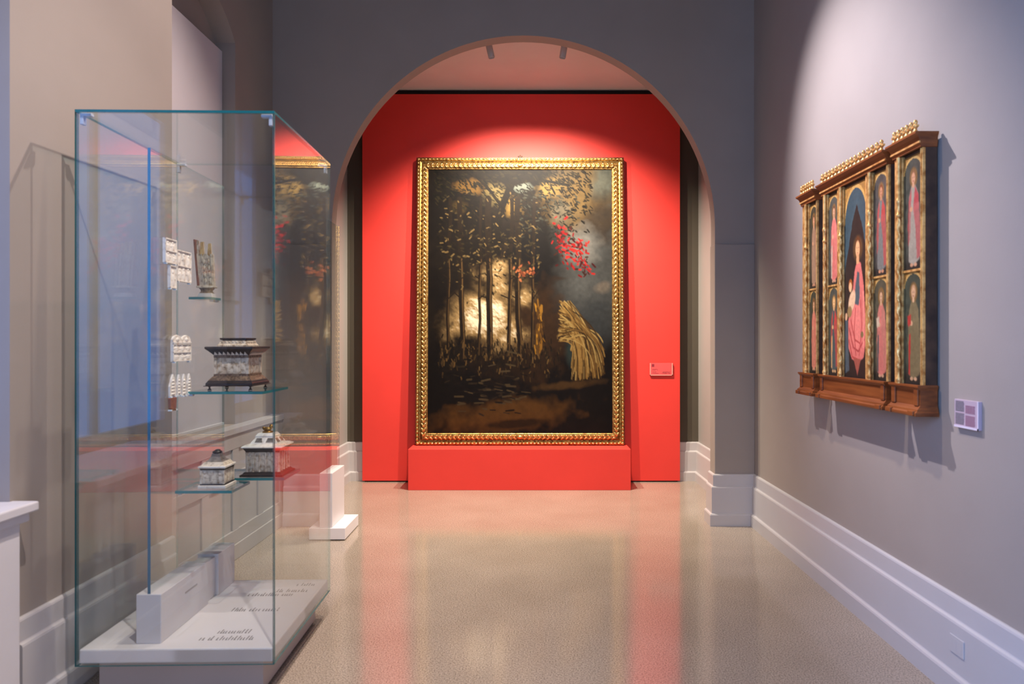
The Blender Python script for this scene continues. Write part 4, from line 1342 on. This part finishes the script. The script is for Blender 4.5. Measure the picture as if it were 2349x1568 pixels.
# three-pointed ivory piece on the small shelf behind the sheet
def three_points():
    M = Matrix.Translation(CC) @ Matrix.Rotation(CR, 4, 'Z')
    lx_, ly_ = to_local(-1.622, 3.385)
    p = M @ Vector((lx_, ly_, ZDs + 0.0008))
    t = thing('ivory_altarpiece', 'small folding ivory shrine with three tall points on a white foot', 'carved ivory', p, CR)
    MB().loft([[(-0.037, -0.024, 0), (0.037, -0.024, 0), (0.037, 0.024, 0), (-0.037, 0.024, 0)], [(-0.031, -0.020, 0.020), (0.031, -0.020, 0.020), (0.031, 0.020, 0.020), (-0.031, 0.020, 0.020)]]) \
        .build('white_foot', M_white, t, bevel=0.001)
    MB().rects([(0.020, 0.030, 0.019), (0.026, 0.024, 0.016), (0.034, 0.023, 0.015), (0.046, 0.031, 0.02)]).build('waist', M_walnut, t)
    MB().rects([(0.046, 0.040, 0.024), (0.052, 0.042, 0.024), (0.056, 0.040, 0.022)]).build('sill', M_bone, t)
    # left leaf turned sideways, dark outside
    lf = MB()
    lf.loft([[(-0.040, -0.02, 0.056), (-0.032, -0.02, 0.056), (-0.032, 0.02, 0.056), (-0.040, 0.02, 0.056)],
             [(-0.058, -0.02, 0.285), (-0.050, -0.02, 0.285), (-0.050, 0.02, 0.285), (-0.058, 0.02, 0.285)]])
    lf.build('side_leaf', M_handle, t, bevel=0.001)
    ct = MB()
    ct.loft([[(-0.032, -0.008, 0.056), (0.040, -0.008, 0.056), (0.040, 0.008, 0.056), (-0.032, 0.008, 0.056)],
             [(-0.046, -0.008, 0.215), (0.032, -0.008, 0.215), (0.032, 0.008, 0.215), (-0.046, 0.008, 0.215)]])
    for i, (xa, xb, zt) in enumerate(((-0.048, -0.036, 0.280), (-0.030, -0.012, 0.275), (0.008, 0.024, 0.268))):
        ct.loft([[(xa, -0.008, 0.20), (xb, -0.008, 0.20), (xb, 0.008, 0.20), (xa, 0.008, 0.20)], [(xa, -0.006, zt), (xb - 0.003, -0.006, zt), (xb - 0.003, 0.006, zt), (xa, 0.006, zt)]])
    for xx in (-0.036, -0.012, 0.014, 0.032):
        ct.loft([[(xx - 0.003, -0.013, 0.058), (xx + 0.003, -0.013, 0.058), (xx + 0.003, -0.006, 0.058), (xx - 0.003, -0.006, 0.058)],
                 [(xx - 0.012, -0.013, 0.215), (xx - 0.006, -0.013, 0.215), (xx - 0.006, -0.006, 0.215), (xx - 0.012, -0.006, 0.215)]])
    for k in range(4):
        ct.blob((-0.002 - 0.003 * k, -0.012, 0.08 + 0.032 * k), (0.007, 0.005, 0.014), 8, 6)
        ct.blob((0.022 - 0.003 * k, -0.012, 0.08 + 0.032 * k), (0.006, 0.005, 0.014), 8, 6)
    ct.build('carved_centre', M_bone, t, smooth=False)
    pk = MB()
    for xa, zt in ((-0.021, 0.275), (0.016, 0.268)):
        pk.prism([(xa - 0.009, 0.212), (xa + 0.001, 0.204), (xa + 0.010, 0.216), (xa + 0.007, zt), (xa - 0.006, zt - 0.006)], -0.0105, -0.0075, 'y')
    pk.build('gilt_peak', M_gold_p, t)
three_points()

# ------------------------------------------------------------------ second showcase, further off under the arch
S2 = thing('glass_showcase', 'second display case further off, low white base and upright block by the arch', 'display case', (-1.485, 5.065, 0), math.radians(0.86))
MB().box(-0.118, 0.118, -0.165, 0.200, 0.0, 0.006).build('shadow_gap_foot', M_black, S2)  # dark line under the base, its shade given as solid black
MB().box(-0.128, 0.130, -0.180, 0.215, 0.006, 0.088).build('deck', M_deck, S2, bevel=0.003)
MB().box(-0.058, 0.034, -0.165, 0.165, 0.088, 0.478).build('slab_holder', M_white, S2, bevel=0.003)
MB().pane(-0.012, 0.000, -0.155, 0.158, 0.465, 2.30, 'x', 'z').build('upright_glass', [M_glass, M_edge, M_rim], S2)

# ------------------------------------------------------------------ light
def spot(name, loc, target, energy, size, blend, colour, radius=0.03):
    d = bpy.data.lights.new(name, 'SPOT')
    d.energy = energy; d.spot_size = math.radians(size); d.spot_blend = blend
    d.color = colour; d.shadow_soft_size = radius
    o = bpy.data.objects.new(name, d)
    col.objects.link(o)
    o.location = loc
    o.rotation_euler = (Vector(target) - Vector(loc)).to_track_quat('-Z', 'Y').to_euler()
    return o
def area(name, loc, target, energy, sx, sy, colour):
    d = bpy.data.lights.new(name, 'AREA')
    d.shape = 'RECTANGLE'; d.size = sx; d.size_y = sy; d.energy = energy; d.color = colour
    o = bpy.data.objects.new(name, d)
    col.objects.link(o)
    o.location = loc
    o.rotation_euler = (Vector(target) - Vector(loc)).to_track_quat('-Z', 'Y').to_euler()
    return o
WARM = (1.0, 0.86, 0.70)
NEUT = (1.0, 0.92, 0.90)
BLUE = (0.50, 0.68, 1.0)
spot('spot_painting_left', sl, (-0.15, PY, 0.95), 620, 120, 1.0, WARM, 0.02)
spot('spot_painting_right', sr, (0.05, PY, 0.90), 620, 120, 1.0, WARM, 0.02)
spot('spot_altarpiece', (-0.25, 4.5, 4.55), (XR, 3.58, 2.25), 960, 45, 1.0, (0.92, 0.87, 1.0), 0.03)
spot('spot_showcase', (-0.25, 3.95, 4.55), (-1.65, 3.1, 1.5), 310, 84, 0.8, (1.0, 0.83, 0.76), 0.03)
spot('spot_showcase_front', (-0.25, 1.5, 4.55), (-1.5, 3.1, 0.9), 430, 60, 0.8, (1.0, 0.86, 0.80), 0.03)
spot('fill_spot_floor', (0.1, 2.9, 4.6), (0.0, 3.5, 0.0), 400, 88, 1.0, (1.0, 0.82, 0.66), 0.05)  # added flood that brightens the floor and arch wall, no known fixture
area('blue_fill_side', (-1.88, -1.5, 2.4), (1.7, -3.0, 2.0), 1000, 1.6, 2.6, (0.24, 0.46, 1.0))  # added blue area lamp for the daylight fill, no window stands here
area('warm_fill_rear', (0.3, -2.8, 2.3), (0.4, 3.5, 1.4), 26, 2.6, 2.4, (1.0, 0.80, 0.60))  # added warm area lamp behind the camera, lifts the arch wall

w = bpy.data.worlds.new('world')
scene.world = w
w.use_nodes = True
w.node_tree.nodes['Background'].inputs['Color'].default_value = (0.02, 0.02, 0.022, 1)
w.node_tree.nodes['Background'].inputs['Strength'].default_value = 1.0

vs = scene.view_settings
vs.view_transform = 'Standard'
vs.look = 'None'
vs.gamma = 1.0
vs.exposure = 0.0
vs.use_curve_mapping = False
cy = scene.cycles
cy.max_bounces = 10
cy.diffuse_bounces = 4
cy.glossy_bounces = 6
cy.transmission_bounces = 6
cy.transparent_max_bounces = 48
cy.caustics_reflective = False
cy.caustics_refractive = False
cy.sample_clamp_indirect = 4.0
try:
    cy.use_denoising = True
    cy.denoiser = 'OPENIMAGEDENOISE'
except Exception:
    pass
